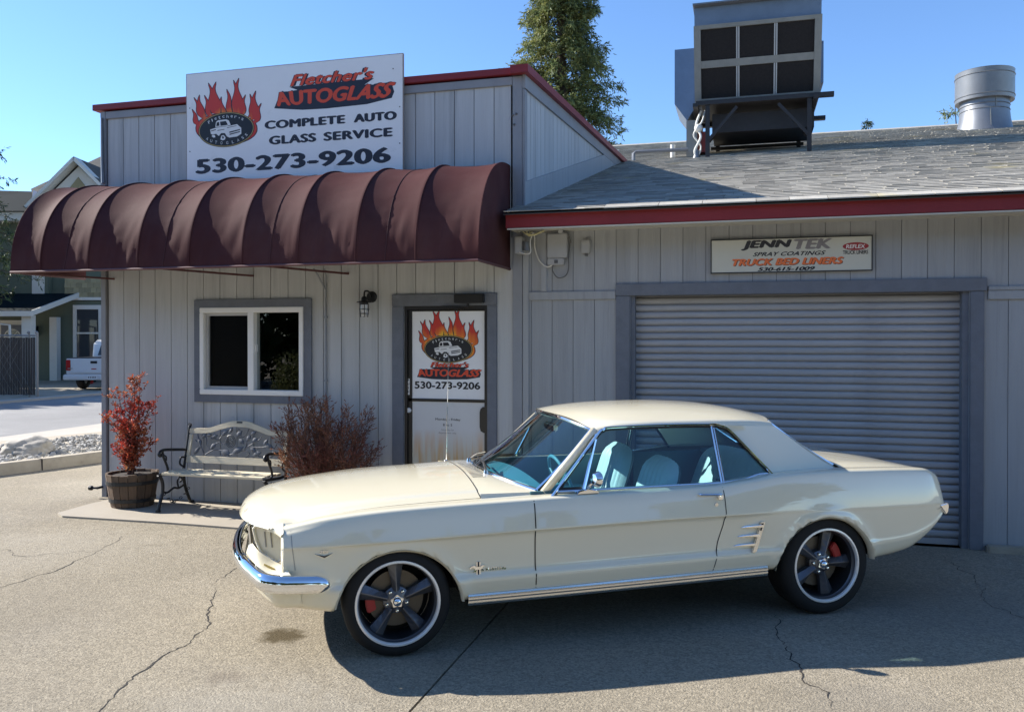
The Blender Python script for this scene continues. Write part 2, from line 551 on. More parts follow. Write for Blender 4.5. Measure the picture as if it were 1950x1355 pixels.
def sub_empty(name, parent, loc=(0, 0, 0), rot=(0, 0, 0)):
    e = bpy.data.objects.new(name, None)
    e.empty_display_size = 0.1
    col.objects.link(e)
    e.parent = parent
    e.location = loc
    e.rotation_euler = rot
    return e

def pchip(xs, ys):
    """monotone smooth interpolation through the points"""
    n = len(xs)
    h = [xs[i + 1] - xs[i] for i in range(n - 1)]
    d = [(ys[i + 1] - ys[i]) / h[i] for i in range(n - 1)]
    m_ = [d[0]] + [0.0] * (n - 2) + [d[-1]]
    for i in range(1, n - 1):
        if d[i - 1] * d[i] > 0:
            w1, w2 = 2 * h[i] + h[i - 1], h[i] + 2 * h[i - 1]
            m_[i] = (w1 + w2) / (w1 / d[i - 1] + w2 / d[i])
    def f(x):
        if x <= xs[0]:
            return ys[0]
        if x >= xs[-1]:
            return ys[-1]
        i = max(k for k in range(n - 1) if xs[k] <= x)
        t = (x - xs[i]) / h[i]
        a, b = ys[i], ys[i + 1]
        return a * (2 * t**3 - 3 * t**2 + 1) + h[i] * m_[i] * (t**3 - 2 * t**2 + t) + b * (-2 * t**3 + 3 * t**2) + h[i] * m_[i + 1] * (t**3 - t**2)
    return f

def smooth01(a, b, x):
    t = min(1.0, max(0.0, (x - a) / (b - a)))
    return t * t * (3 - 2 * t)

def spline(pts, n=8):
    """Catmull-Rom through points"""
    P = [Vector(p) for p in pts]
    out = []
    for i in range(len(P) - 1):
        p0, p1, p2, p3 = P[max(i - 1, 0)], P[i], P[i + 1], P[min(i + 2, len(P) - 1)]
        for k in range(n):
            t = k / n
            out.append(0.5 * ((2 * p1) + (p2 - p0) * t + (2 * p0 - 5 * p1 + 4 * p2 - p3) * t * t + (3 * p1 - p0 - 3 * p2 + p3) * t**3))
    out.append(P[-1])
    return out

_font_n = [0]
def text_mesh(body, bold=0.0, shear=0.0, spacing=1.0):
    """lettering as a flat mesh in the XY plane, as (verts, faces), scaled to a unit box 0..1"""
    cu = bpy.data.curves.new('lettering', 'FONT')
    cu.body = body
    cu.size = 1.0
    cu.offset = bold
    cu.shear = shear
    cu.space_character = spacing
    cu.resolution_u = 4
    cu.fill_mode = 'FRONT'
    o = bpy.data.objects.new('lettering', cu)
    col.objects.link(o)
    dg = bpy.context.evaluated_depsgraph_get()
    me = bpy.data.meshes.new_from_object(o.evaluated_get(dg))
    vs_ = [v.co.copy() for v in me.vertices]
    fs = [tuple(p.vertices) for p in me.polygons]
    bpy.data.objects.remove(o)
    bpy.data.curves.remove(cu)
    bpy.data.meshes.remove(me)
    x0, x1 = min(v.x for v in vs_), max(v.x for v in vs_)
    y0, y1 = min(v.y for v in vs_), max(v.y for v in vs_)
    return [((v.x - x0) / (x1 - x0), (v.y - y0) / (y1 - y0)) for v in vs_], fs

def lettering(name, body, m, parent, x0, x1, z0, z1, y, bold=0.02, shear=0.0, spacing=1.0, warp=None):
    """print text on a panel facing -Y: fills the box x0..x1, z0..z1; heavy weights are built from shifted passes"""
    vs_, fs = text_mesh(body, 0.0, shear, spacing)
    n_ch = max(1, len(body))
    extra = max(0.0, bold - 0.002) * 1.25 / (0.66 * n_ch) * spacing      # shift in box units
    passes = [0.0] if extra <= 0 else [-extra, -extra / 2, 0.0, extra / 2, extra]
    vert = [0.0] if extra <= 0 else [-min(0.045, bold * 1.1), min(0.045, bold * 1.1)]
    mb = MB()
    k = 0
    for du in passes:
        for dv in (vert if du == 0 else [0.0]) if len(passes) > 1 else [0.0]:
            pts = []
            for (u, v) in vs_:
                u2 = extra + (1 - 2 * extra) * u + du
                v2 = 0.04 + 0.92 * v + dv if len(passes) > 1 else v
                if warp:
                    x, z = warp(u2, v2)
                else:
                    x, z = x0 + (x1 - x0) * u2, z0 + (z1 - z0) * v2
                pts.append((x, y - k * 0.00004, z))
            mb.add(pts, fs)
            k += 1
    return mb.build(name, m, parent, fix=False)
# ------------------------------------------------------------------ ground, lot, street
def structure(mb, name, m, parent=None, **kw):
    o = mb.build(name, m, parent, **kw)
    if parent is None:
        tag(o, kind='structure')
    return o

structure(MB().add([(-400, -400, -0.09), (400, -400, -0.09), (400, 600, -0.09), (-400, 600, -0.09)], [(0, 1, 2, 3)]), 'ground', 'earth')
lot = structure(MB().add([(-11.4, -34, -0.030), (22, -34, -0.030), (22, 14, -0.030), (-11.4, 14, -0.030)], [(0, 1, 2, 3)]), 'parking_lot', 'slab_base')
slab = lambda x0, x1, y0, y1: MB().box(x0, x1, y0, y1, -0.026, 0.0).build('concrete_slab', 'concrete', lot)
JX = -1.53
slab(JX + 0.007, 22, -34, 14)
slab(-11.4, JX - 0.007, -34, 14)

def crack(pts, w=0.010, jit=0.03, seed=1, step=0.045):
    """wandering crack as a thin dark strip in the slab"""
    rnd = random.Random(seed)
    P = []
    for a, b in zip(pts[:-1], pts[1:]):
        a, b = Vector((*a, 0)), Vector((*b, 0))
        n = max(2, int((b - a).length / step))
        for k in range(n):
            P.append(a.lerp(b, k / n))
    P.append(Vector((*pts[-1], 0)))
    off = 0
    L_, R_ = [], []
    for i, p in enumerate(P):
        d = (P[min(i + 1, len(P) - 1)] - P[max(i - 1, 0)]).normalized()
        nn = Vector((-d.y, d.x, 0))
        off = off * 0.72 + rnd.uniform(-jit, jit)
        ww = w * rnd.uniform(0.35, 0.9) * (0.75 + 0.25 * math.sin(i * 0.21 + seed)) * min(1, .25 + .15 * min(i, len(P) - 1 - i))
        q = p + nn * off
        L_.append((q.x + nn.x * ww, q.y + nn.y * ww, 0.002))
        R_.append((q.x - nn.x * ww, q.y - nn.y * ww, 0.002))
    return MB().grid([L_, R_]).build('pavement_crack', 'crack', lot)

CRA = [(-2.858, -4.716), (-2.943, -4.478), (-3.068, -4.115), (-3.09, -3.862), (-3.095, -3.676), (-3.161, -3.38), (-3.336, -3.103), (-3.497, -2.841), (-3.611, -2.649)]
CRA2 = [(-3.697, -2.595), (-3.726, -2.383), (-3.762, -2.128), (-3.806, -1.918)]
CRB = [(-5.073, -3.304), (-5.071, -3.055), (-5.074, -2.829), (-5.049, -2.562), (-5.148, -2.191), (-5.214, -1.855), (-5.377, -1.508)]
CRC = [(0.209, -2.17), (0.213, -2.469), (0.228, -2.818), (0.296, -3.072), (0.323, -3.241), (0.402, -3.351), (0.418, -3.56)]
crack(CRA, 0.008, 0.016, 3, .03)
crack(CRA2, 0.006, 0.012, 4, .03)
crack(CRB, 0.006, 0.016, 5)
crack(CRC, 0.007, 0.02, 8, .03)
crack([(-6.3, -2.1), (-5.6, -2.3), (-5.1, -2.0), (-4.8, -1.6)], 0.004, 0.04, 11)
crack([(1.55, -0.3), (1.62, -0.9), (1.58, -1.5), (1.8, -2.2)], 0.004, 0.03, 13)

# entry patio: a slab with a softly curved corner at the left
pp = [(-6.62, 0.0), (-6.68, -0.45), (-6.64, -0.92), (-6.48, -1.03), (-6.1, -1.02), (-5.3, -1.0), (-4.4, -1.02), (-2.2, -1.04), (-2.2, 0.0)]
structure(MB().prism(pp, lambda p: (p[0], p[1], 0.018), lambda p: (p[0], p[1], -0.02)), 'patio', 'patio')

# kerbed island with gravel, footpath, street
kline = spline([(-10.6, -3.5, 0), (-9.85, -1.0, 0), (-9.22, 0.85, 0), (-8.83, 2.15, 0), (-8.62, 3.4, 0), (-8.55, 5.0, 0), (-8.6, 9.0, 0)], 6)
kerb_m = MB()
rows = []
for i, p in enumerate(kline):
    d = (kline[min(i + 1, len(kline) - 1)] - kline[max(i - 1, 0)]).normalized()
    nn = Vector((-d.y, d.x, 0))
    prof = [(-0.012, -0.02), (0.0, 0.13), (0.018, 0.15), (0.13, 0.152), (0.15, 0.14), (0.15, -0.02)]
    rows.append([p + nn * a + Vector((0, 0, z)) for a, z in prof])
kerb_m.grid(rows)
kerb_o = structure(kerb_m, 'kerb', 'kerb', smooth=True)
for q in (5, 14, 20):      # joints between kerb stones
    p = kline[q]
    d = (kline[q + 1] - kline[q - 1]).normalized()
    nn = Vector((-d.y, d.x, 0))
    MB().bar(p + nn * 0.068 + Vector((0, 0, 0.07)) - d * 0.006, p + nn * 0.068 + Vector((0, 0, 0.07)) + d * 0.006, 0.164, 0.169).build('kerb_joint', 'crack', kerb_o)
isl = [(p.x - 0.13, p.y + 0.03) for p in kline] + [(-10.9, 9.0), (-11.0, 4.9), (-11.6, 3.0), (-12.6, -3.5)]
structure(MB().prism(isl, lambda p: (p[0], p[1], 0.10), lambda p: (p[0], p[1], -0.05)), 'planting_island', 'dirt')
def island_ok(x, y):
    xs = [p.x for p in kline]
    k = min(range(len(kline)), key=lambda i: abs(kline[i].y - y))
    return x < kline[k].x - 0.2 and x > -12.0 + (y + 3.5) * 0.16
stones = MB()
rnd = random.Random(21)
cnt = 0
while cnt < 2600:
    x, y = rnd.uniform(-12, -8.7), rnd.uniform(-2.5, 5.5)
    if not island_ok(x, y):
        continue
    cnt += 1
    r_ = rnd.uniform(0.018, 0.045)
    c = [(-1, -1, 0), (1, -1, 0), (1, 1, 0), (-1, 1, 0), (-.6, -.6, 1), (.6, -.5, .9), (.5, .6, 1.05), (-.5, .6, .85)]
    a = rnd.uniform(0, 6.28)
    ca_, sa_ = math.cos(a), math.sin(a)
    vv = []
    for q in c:
        qx, qy, qz = q[0] * r_ * rnd.uniform(.6, 1.1), q[1] * r_ * rnd.uniform(.6, 1.1), q[2] * r_ * rnd.uniform(.6, 1.3)
        vv.append((x + qx * ca_ - qy * sa_, y + qx * sa_ + qy * ca_, 0.095 + qz))
    stones.add(vv, [(4, 5, 6, 7), (0, 1, 5, 4), (1, 2, 6, 5), (2, 3, 7, 6), (3, 0, 4, 7)])
tag(stones.build('gravel', 'gravel', fix=False), 'grey pea gravel filling the kerbed planting island', 'gravel', kind='stuff')

def boulder(x, y, r_, sq, seed, label):
    mb = MB()
    bm = bmesh.new()
    bmesh.ops.create_icosphere(bm, subdivisions=4, radius=1)
    vv = []
    for v in bm.verts:
        n1 = noise.noise(v.co * 1.3 + Vector((seed, 0, 0)))
        n2 = noise.noise(v.co * 4.1 + Vector((0, seed, 0)))
        k = 1 + 0.35 * n1 + 0.14 * n2
        vv.append((x + v.co.x * r_ * sq[0] * k, y + v.co.y * r_ * sq[1] * k, 0.09 + max(-0.05, v.co.z * r_ * sq[2] * k + r_ * sq[2] * 0.45)))
    mb.add(vv, [tuple(v.index for v in f.verts) for f in bm.faces])
    bm.free()
    return tag(mb.build('boulder', 'rock', smooth='all'), label, 'boulder', 'boulders on the island')
boulder(-9.98, 2.02, 0.27, (1.25, 1.15, 0.62), 3.1, 'pale rounded boulder lying on the gravel island')
boulder(-9.62, 4.0, 0.20, (1.2, 1.2, 0.45), 8.3, 'flat brown stone half sunk in the gravel beside the boulder')

structure(MB().box(-12.6, -10.9, -34, 60, -0.08, 0.03), 'footpath', 'sidewalk')
structure(MB().add([(-19.6, -60, -0.035), (-12.6, -60, -0.035), (-12.6, 80, -0.035), (-19.6, 80, -0.035)], [(0, 1, 2, 3)]), 'street', 'asphalt')
structure(MB().add([(-60, -60, -0.02), (-19.6, -60, -0.02), (-19.6, 80, -0.02), (-60, 80, -0.02)], [(0, 1, 2, 3)]), 'yard', 'dirt')
structure(MB().box(-20.0, -19.6, -60, 80, -0.08, 0.035), 'kerb_far', 'sidewalk')

# ------------------------------------------------------------------ shop building
shop = thing('shop_building', 'grey board-sided shop with a parapet office and shingled garage wing', 'building', (-2.06, 0, 0))
SX = -2.06
def S(mb, name, m, parent=shop, **kw):
    """build in world numbers, keep them under the shop (whose origin is at SX)"""
    mb.v = [(x - SX, y, z) for (x, y, z) in mb.v]
    return mb.build(name, m, parent, **kw)

XL, XR, XG = -6.89, -2.06, 7.0
DOOR = (-3.287, -2.419, 0.0, 2.083)
WIN = (-5.635, -4.399, 1.166, 2.089)
GAR = (-1.03, 1.80, 0.0, 2.157)
RZ0, RS = 3.03, 0.265          # garage roof: height at the wall plane, slope
RIDGE_Y = 14.0
PZ0, PS = 4.285, 0.072          # parapet top
roofz = lambda y: RZ0 + RS * y
parz = lambda y: PZ0 + PS * y

def wall_boxes(mb, x0, x1, z0, z1, y0, y1, holes):
    xs = sorted({x0, x1, *[h[0] for h in holes], *[h[1] for h in holes]})
    zs = sorted({z0, z1, *[h[2] for h in holes], *[h[3] for h in holes]})
    for a, b in zip(xs[:-1], xs[1:]):
        runs = []
        for c, d in zip(zs[:-1], zs[1:]):
            mx_, mz_ = (a + b) / 2, (c + d) / 2
            if any(h[0] < mx_ < h[1] and h[2] < mz_ < h[3] for h in holes):
                continue
            if runs and abs(runs[-1][1] - c) < 1e-6:
                runs[-1][1] = d
            else:
                runs.append([c, d])
        for c, d in runs:
            mb.box(a, b, y0, y1, c, d)

wb = MB()
wall_boxes(wb, XL, XR, -0.03, 4.28, 0.013, 0.16, [DOOR, WIN])
wall_boxes(wb, XR, XG, -0.03, 3.0, 0.013, 0.16, [GAR])
front_wall = S(wb, 'wall', 'siding_back')
# other walls of the building, behind
ob = MB()
ob.box(XL, XL + 0.15, 0.16, 7.2, -0.03, 4.28)
ob.box(XG - 0.15, XG, 0.16, 27.9, -0.03, 3.0)
ob.box(XL, XG, 27.8, 27.95, -0.03, 3.0)
ob.box(XL, XL + 0.15, 7.2, 27.8, -0.03, 3.0)
ob.prism([(0.16, 3.0), (27.9, 3.0), (14.0, roofz(14) - .1)], lambda p: (XG - 0.14, p[0], p[1]), lambda p: (XG - 0.02, p[0], p[1]))
S(ob, 'outer_wall', 'siding')

def siding_cols(x_start, x0, x1, z0, z1, holes, pitch=0.2035, gap=0.0075, m='siding', parent=front_wall):
    k0 = math.floor((x0 - x_start) / pitch)
    x = x_start + k0 * pitch
    while x < x1 - 0.005:
        a, b = max(x, x0), min(x + pitch, x1)
        if b - a > 0.02:
            mb = MB()
            wall_boxes(mb, a + gap / 2, b - gap / 2, z0, z1, 0.0, 0.012, [h for h in holes])
            # clip: boxes come only from inside the column because the holes split the range
            mb2 = MB()
            for i in range(0, len(mb.v), 8):
                xs = [p[0] for p in mb.v[i:i + 8]]
                ys = [p[1] for p in mb.v[i:i + 8]]
                zs = [p[2] for p in mb.v[i:i + 8]]
                c0, c1 = max(min(xs), a + gap / 2), min(max(xs), b - gap / 2)
                if c1 - c0 > 0.003:
                    mb2.box(c0, c1, 0.0, 0.012, min(zs), max(zs))
            if mb2.v:
                S(mb2, 'siding_board', m, parent)
        x += pitch
siding_cols(-6.624, XL + 0.045, XR - 0.10, 0.03, 4.2, [DOOR, WIN])
siding_cols(-1.99 + 0.012, XR + 0.06, XG, 0.06, 2.98, [GAR, (XR, -1.165, 2.126, 2.206), (1.937, XG, 2.085, 2.196)], gap=0.0045, m='siding_pale')

def trim(name, m, *b, bevel=0.004, parent=shop):
    return S(MB().box(*b), name, m, parent, bevel=bevel)
trim('corner_board', 'trim_grey', XL - 0.02, XL + 0.045, -0.022, 0.10, -0.02, 4.27)
trim('corner_board', 'trim_grey', XR - 0.10, XR - 0.002, -0.022, 0.010, -0.02, 4.27)
trim('batten', 'siding_pale', XR + 0.002, XR + 0.062, -0.022, 0.010, 0.0, 2.92)
trim('batten', 'siding_pale', -1.885, -1.823, -0.020, 0.010, 2.208, 2.92)
trim('belt_board', 'siding_pale', XR + 0.064, -1.167, -0.021, 0.010, 2.127, 2.205)
trim('belt_board', 'siding_pale', 1.939, XG, -0.021, 0.010, 2.086, 2.160)
trim('belt_board', 'siding_pale', 1.939, XG, -0.027, 0.010, 2.162, 2.195)
trim('frieze_board', 'trim_grey', XL + 0.047, XR - 0.102, -0.020, 0.010, 4.19, 4.27)

# parapet side wall facing right, one board at a time
side = MB()
side.prism([(0.0, roofz(0) - 0.3), (0.0, parz(0)), (6.6, parz(6.6)), (6.6, roofz(6.6) - 0.3)], lambda p: (XR - 0.12, p[0], p[1]), lambda p: (XR - 0.014, p[0], p[1]))
side_wall = S(side, 'side_wall', 'siding_back')
y = 0.09
while y < 6.6:
    a, b = y + 0.005, y + 0.2035 - 0.005
    zlo = lambda q: roofz(q) - 0.05
    zhi = lambda q: parz(q) - 0.02
    if zhi(b) > zlo(b) + 0.02:
        S(MB().prism([(a, zlo(a)), (a, zhi(a)), (b, zhi(b)), (b, zlo(b))], lambda p: (XR - 0.013, p[0], p[1]), lambda p: (XR, p[0], p[1])), 'siding_board', 'siding', side_wall)
    y += 0.2035
def slope_board(name, m, y0, y1, f, dz0, dz1, x0, x1, parent=shop):
    return S(MB().prism([(y0, f(y0) + dz0), (y0, f(y0) + dz1), (y1, f(y1) + dz1), (y1, f(y1) + dz0)], lambda p: (x0, p[0], p[1]), lambda p: (x1, p[0], p[1])), name, m, parent)
slope_board('skirt_board', 'siding_pale', 0.002, 6.2, roofz, 0.0, 0.23, XR - 0.001, XR + 0.022)
slope_board('rake_board', 'trim_grey', -0.02, 6.5, parz, -0.13, -0.002, XR - 0.001, XR + 0.026)
trim('corner_board', 'trim_grey', XR - 0.0005, XR + 0.020, -0.022, 0.088, 2.98, 4.15)
slope_board('rake_cap', 'maroon', -0.11, 6.75, parz, 0.0, 0.075, XR - 0.10, XR + 0.075)
trim('parapet_cap', 'maroon', XL - 0.105, XR - 0.101, -0.046, 0.20, 4.287, 4.352)
S(MB().prism([(0.2, parz(.2) - .03), (0.2, parz(.2) + .06), (7.2, parz(7.2) + .06), (7.2, parz(7.2) - .03)], lambda p: (XL - 0.1, p[0], p[1]), lambda p: (XR - 0.101, p[0], p[1])), 'office_roof', 'shingle_under')
# downpipe scraps on the left corner of the parapet, bolts on the right corner
S(MB().tube([(XL + .012, -.035, 4.2), (XL + .02, -.036, 3.7), (XL + .028, -.034, 3.48)], [0.012, 0.017, 0.022], 6), 'flashing', 'galv', smooth=True)
for (bx_, bz) in ((XR - .098, 3.90), (XR - .062, 3.91), (XR - .082, 3.81)):
    S(MB().lathe([(0.0, -0.014), (0.010, -0.012), (0.012, 0.0), (0.0, 0.0)], 10, 'y', (bx_, -0.022, bz)), 'bolt', 'box_dark')

# window: trim boards, vinyl frame, sash, two panes
x0, x1, z0, z1 = WIN
wt = MB().box(-5.707, -4.309, -0.024, 0.012, 2.089, 2.174).box(-5.707, -4.309, -0.024, 0.012, 1.082, 1.166).box(-5.707, -5.635, -0.0235, 0.012, 1.166, 2.089).box(-4.399, -4.309, -0.0235, 0.012, 1.166, 2.089)
S(wt, 'window_trim', 'trim_dark')
wf = MB()
for b in ((x0, x1, z1 - .055, z1), (x0, x1, z0, z0 + .055), (x0, x0 + .05, z0 + .055, z1 - .055), (x1 - .05, x1, z0 + .055, z1 - .055), (-5.05, -4.978, z0 + .055, z1 - .055)):
    wf.box(b[0], b[1], -0.034, 0.09, b[2], b[3])
window = S(wf, 'window', 'vinyl_white', bevel=0.005)
sf = MB()
xa, xb, za, zb = x0 + .051, -5.051, z0 + .056, z1 - .056
for b in ((xa, xb, zb - .03, zb), (xa, xb, za, za + .03), (xa, xa + .035, za + .03, zb - .03), (xb - .02, xb, za + .03, zb - .03)):
    sf.box(b[0], b[1], 0.004, 0.05, b[2], b[3])
S(sf, 'sash', 'vinyl_grey', window)
S(MB().add([(xa + .03, .03, za + .02), (xb - .015, .03, za + .02), (xb - .015, .03, zb - .02), (xa + .03, .03, zb - .02)], [(0, 1, 2, 3)]), 'pane', 'pane_screen', window, fix=False)
S(MB().add([(-4.98, .035, za - .005), (x1 - .048, .035, za - .005), (x1 - .048, .035, zb + .005), (-4.98, .035, zb + .005)], [(0, 1, 2, 3)]), 'pane', 'pane', window, fix=False)
S(MB().box(-4.975, -4.965, -0.01, 0.03, 1.62, 1.70), 'latch', 'vinyl_white', window)
# dark rooms behind the openings
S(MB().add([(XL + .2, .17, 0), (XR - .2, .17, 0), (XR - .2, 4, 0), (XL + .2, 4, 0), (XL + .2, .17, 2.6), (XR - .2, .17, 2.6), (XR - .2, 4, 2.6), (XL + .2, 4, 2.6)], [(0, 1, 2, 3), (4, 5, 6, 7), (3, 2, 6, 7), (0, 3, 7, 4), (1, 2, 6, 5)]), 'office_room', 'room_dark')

# office door
x0, x1, z0, z1 = DOOR
dt = MB().box(-3.412, -2.318, -0.026, 0.012, 2.083, 2.200).box(-3.412, -3.290, -0.020, 0.012, 0.0, 2.081).box(-2.416, -2.318, -0.020, 0.012, 0.0, 2.081)
S(dt, 'door_trim', 'trim_dark', bevel=0.004)
df = MB().box(x0, x1, 0.0, 0.10, 2.048, z1).box(x0, x0 + .03, 0.0, 0.10, 0, 2.048).box(x1 - .03, x1, 0.0, 0.10, 0, 2.048)
S(df, 'door_frame', 'black_alu')
dl = MB()
for b in ((x0 + .033, x1 - .033, 2.03, 2.044), (x0 + .033, x1 - .033, 1.135, 1.165), (x0 + .033, x1 - .033, .02, .17), (x0 + .033, -3.214, .17, 2.03), (-2.451, x1 - .033, .17, 2.03)):
    dl.box(b[0], b[1], 0.022, 0.062, b[2], b[3])
door = S(dl, 'door', 'black_alu')
S(MB().box(-3.214, -2.451, 0.030, 0.055, 1.165, 2.030), 'door_poster', 'sign_white', door)

def lower_flames():
    m = mat('poster_flames', (0.62, 0.62, 0.615), 0.45, var=0.03)
    nt = m.node_tree
    L = nt.links
    b = nt.nodes['Principled BSDF']
    cur = b.inputs['Base Color'].links[0].from_socket
    tc = _n(nt, 'ShaderNodeTexCoord')
    sp = _n(nt, 'ShaderNodeSeparateXYZ')
    L.new(tc.outputs['Object'], sp.inputs[0])
    mp = _n(nt, 'ShaderNodeMapping')
    mp.inputs['Scale'].default_value = (17, 1, 1.6)
    L.new(tc.outputs['Object'], mp.inputs['Vector'])
    nz = _n(nt, 'ShaderNodeTexNoise', Scale=1.0, Detail=3.0)
    L.new(mp.outputs[0], nz.inputs['Vector'])
    mr = _n(nt, 'ShaderNodeMapRange')
    mr.inputs['From Min'].default_value = 0.86
    mr.inputs['From Max'].default_value = 0.60
    mr.inputs['To Max'].default_value = 0.8
    L.new(sp.outputs['Z'], mr.inputs['Value'])
    m2 = _n(nt, 'ShaderNodeMapRange')
    m2.inputs['From Min'].default_value = 0.42
    m2.inputs['From Max'].default_value = 0.6
    L.new(nz.outputs['Fac'], m2.inputs['Value'])
    mu = _n(nt, 'ShaderNodeMath', operation='MULTIPLY')
    L.new(mr.outputs[0], mu.inputs[0])
    L.new(m2.outputs[0], mu.inputs[1])
    mx = _n(nt, 'ShaderNodeMix', data_type='RGBA')
    L.new(mu.outputs[0], mx.inputs[0])
    L.new(cur, mx.inputs[6])
    mx.inputs[7].default_value = (0.62, 0.24, 0.03, 1)
    m3 = _n(nt, 'ShaderNodeMix', data_type='RGBA')
    mm = _n(nt, 'ShaderNodeMath', operation='MULTIPLY')
    mm.inputs[1].default_value = 0.55
    L.new(mr.outputs[0], mm.inputs[0])
    L.new(mm.outputs[0], m3.inputs[0])
    L.new(mx.outputs[2], m3.inputs[6])
    m3.inputs[7].default_value = (0.52, 0.46, 0.24, 1)
    L.new(m3.outputs[2], b.inputs['Base Color'])
lower_flames()
S(MB().box(-3.214, -2.451, 0.030, 0.055, 0.17, 1.135), 'door_panel', 'poster_flames', door)
S(MB().lathe([(0, -.016), (.022, -.016), (.026, -.004), (.026, .01), (0, .01)], 16, 'y', (-3.247, 0.022, 1.045)), 'lock', 'ink_white', door, smooth=True)
S(MB().box(-3.262, -3.238, 0.018, 0.024, 1.20, 1.36), 'push_plate', 'ink_white', door)
for i, ch in enumerate('PUSH'):
    o = lettering('push_letter', ch, 'ink_black', door, -3.257 - SX, -3.243 - SX, 1.334 - i * .038, 1.356 - i * .038, 0.0165, 0.02)
# handle grip: dark half-round plate on the right
gp = [(-2.418, 1.095), (-2.47, 1.093), (-2.492, 1.075), (-2.5, 1.04), (-2.5, 0.90), (-2.49, 0.86), (-2.46, 0.843), (-2.418, 0.84)]
S(MB().prism(gp, lambda p: (p[0], .006, p[1]), lambda p: (p[0], .0285, p[1])), 'door_handle', 'black_alu', door)
# closer
cl = S(MB().box(-2.735, -2.435, -0.085, -0.028, 2.105, 2.192), 'door_closer', 'black_metal', bevel=0.006)
S(MB().bar((-2.60, -.055, 2.10), (-2.60, -.055, 2.07), .02, .02).bar((-2.60, -.055, 2.078), (-2.88, -.05, 2.066), .016, .006).bar((-2.88, -.052, 2.06), (-2.66, -.02, 2.055), .014, .006), 'closer_arm', 'black_metal', cl)
# threshold
trim('threshold', 'galv_dull', x0 + .031, x1 - .031, -0.03, 0.12, 0.0, 0.019)

# garage opening
gt = MB().box(-1.165, 1.930, -0.030, 0.012, 2.157, 2.268).box(-1.165, -1.032, -0.026, 0.012, 0.0, 2.155).box(1.802, 1.909, -0.026, 0.012, 0.0, 2.155)
S(gt, 'garage_trim', 'trim_dark', bevel=0.005)
S(MB().box(-1.030, -0.992, 0.0125, 0.17, 0, 2.1565), 'door_guide', 'trim_dark')
S(MB().box(1.752, 1.7995, 0.0125, 0.17, 0, 2.1565), 'door_guide', 'trim_dark')
gd = S(MB().box(-1.0, 1.76, 0.145, 0.155, 0.03, 2.157), 'garage_door', 'rollup')
pitch = 0.0652
prof = [(0.134, 0.0), (0.140, 0.002), (0.140, 0.007), (0.118, 0.010), (0.112, 0.020), (0.1105, 0.036), (0.112, 0.054), (0.118, 0.0615), (0.134, 0.0652)]
sm = MB()
sm.grid([[(xx, p[0], p[1]) for p in prof] for xx in (-0.994, 1.754)], flip=True)
slat_mesh = sm.mesh('slat', 'rollup', smooth='all', fix=False)
nsl = int((2.157 - 0.055) / pitch) + 1
for k in range(nsl):
    zz = 0.055 + k * pitch
    if zz + pitch > 2.175:
        break
    link('slat', slat_mesh, gd, (-SX, 0, zz))
S(MB().box(-0.99, 1.75, 0.105, 0.15, 0.0, 0.052), 'bottom_bar', 'rollup', gd, bevel=0.004)
# concrete sill at the foot of the wall, right of the garage door
trim('plinth', 'kerb', 1.925, XG, -0.10, 0.0, -0.02, 0.055, bevel=0.012)
trim('plinth', 'kerb', -2.3, -1.17, -0.05, 0.0, -0.02, 0.04, bevel=0.012)

# eave: rafters' fascia, soffit, drip edge
EY = -0.42
S(MB().box(-2.115, XG + 0.3, EY, EY + 0.04, 2.768, 2.893), 'fascia', 'maroon', bevel=0.004)
S(MB().box(-2.10, XG + 0.3, EY + 0.041, 0.0, 2.775, 2.787), 'soffit', 'soffit')
S(MB().box(-2.10, XG + 0.3, EY - 0.004, EY + 0.02, 2.752, 2.764), 'drip_edge', 'soffit')
S(MB().box(-2.112, -2.100, EY + 0.041, 0.01, 2.77, 2.93), 'eave_end', 'soffit')

# roof deck and its shingles
yE = EY - 0.05
rf = MB()
rf.prism([(yE, roofz(yE) - 0.026), (yE, roofz(yE) - 0.016), (RIDGE_Y, roofz(RIDGE_Y) - 0.018), (28.4, roofz(-0.4) - 0.018), (28.4, roofz(-0.4) - 0.08), (RIDGE_Y, roofz(RIDGE_Y) - 0.12)], lambda p: (-2.12, p[0], p[1]), lambda p: (XG + 0.3, p[0], p[1]))
rf.prism([(7.0, roofz(7.0) - 0.018), (RIDGE_Y, roofz(RIDGE_Y) - 0.018), (28.4, roofz(-0.4) - 0.018), (28.4, roofz(-0.4) - 0.08), (RIDGE_Y, roofz(RIDGE_Y) - 0.12), (7.0, roofz(7.0) - 0.1)], lambda p: (-7.2, p[0], p[1]), lambda p: (-2.121, p[0], p[1]))
roof = S(rf, 'roof', 'shingle_under')
slen = math.hypot(1, RS)
uy, uz = 1 / slen, RS / slen
rnd = random.Random(5)
EXPO = 0.142
rest = MB()
single = 0
variants = {}
def tab_verts(w, dz):
    """one tab lying along the slope: long face, thick lower edge"""
    h, t = EXPO + 0.03, 0.0065
    P = []
    for (a, b, c) in ((0, 0, 0.002), (w, 0, 0.002), (w, h, -0.010), (0, h, -0.010), (0, 0, t + dz), (w, 0, t + dz * .6), (w, h, t - 0.0075), (0, h, t - 0.0075)):
        P.append((a, b * uy - c * uz, b * uz + c * uy))
    return P, [(4, 5, 6, 7), (0, 1, 5, 4), (1, 2, 6, 5), (0, 4, 7, 3)]
row = 0
yy = yE
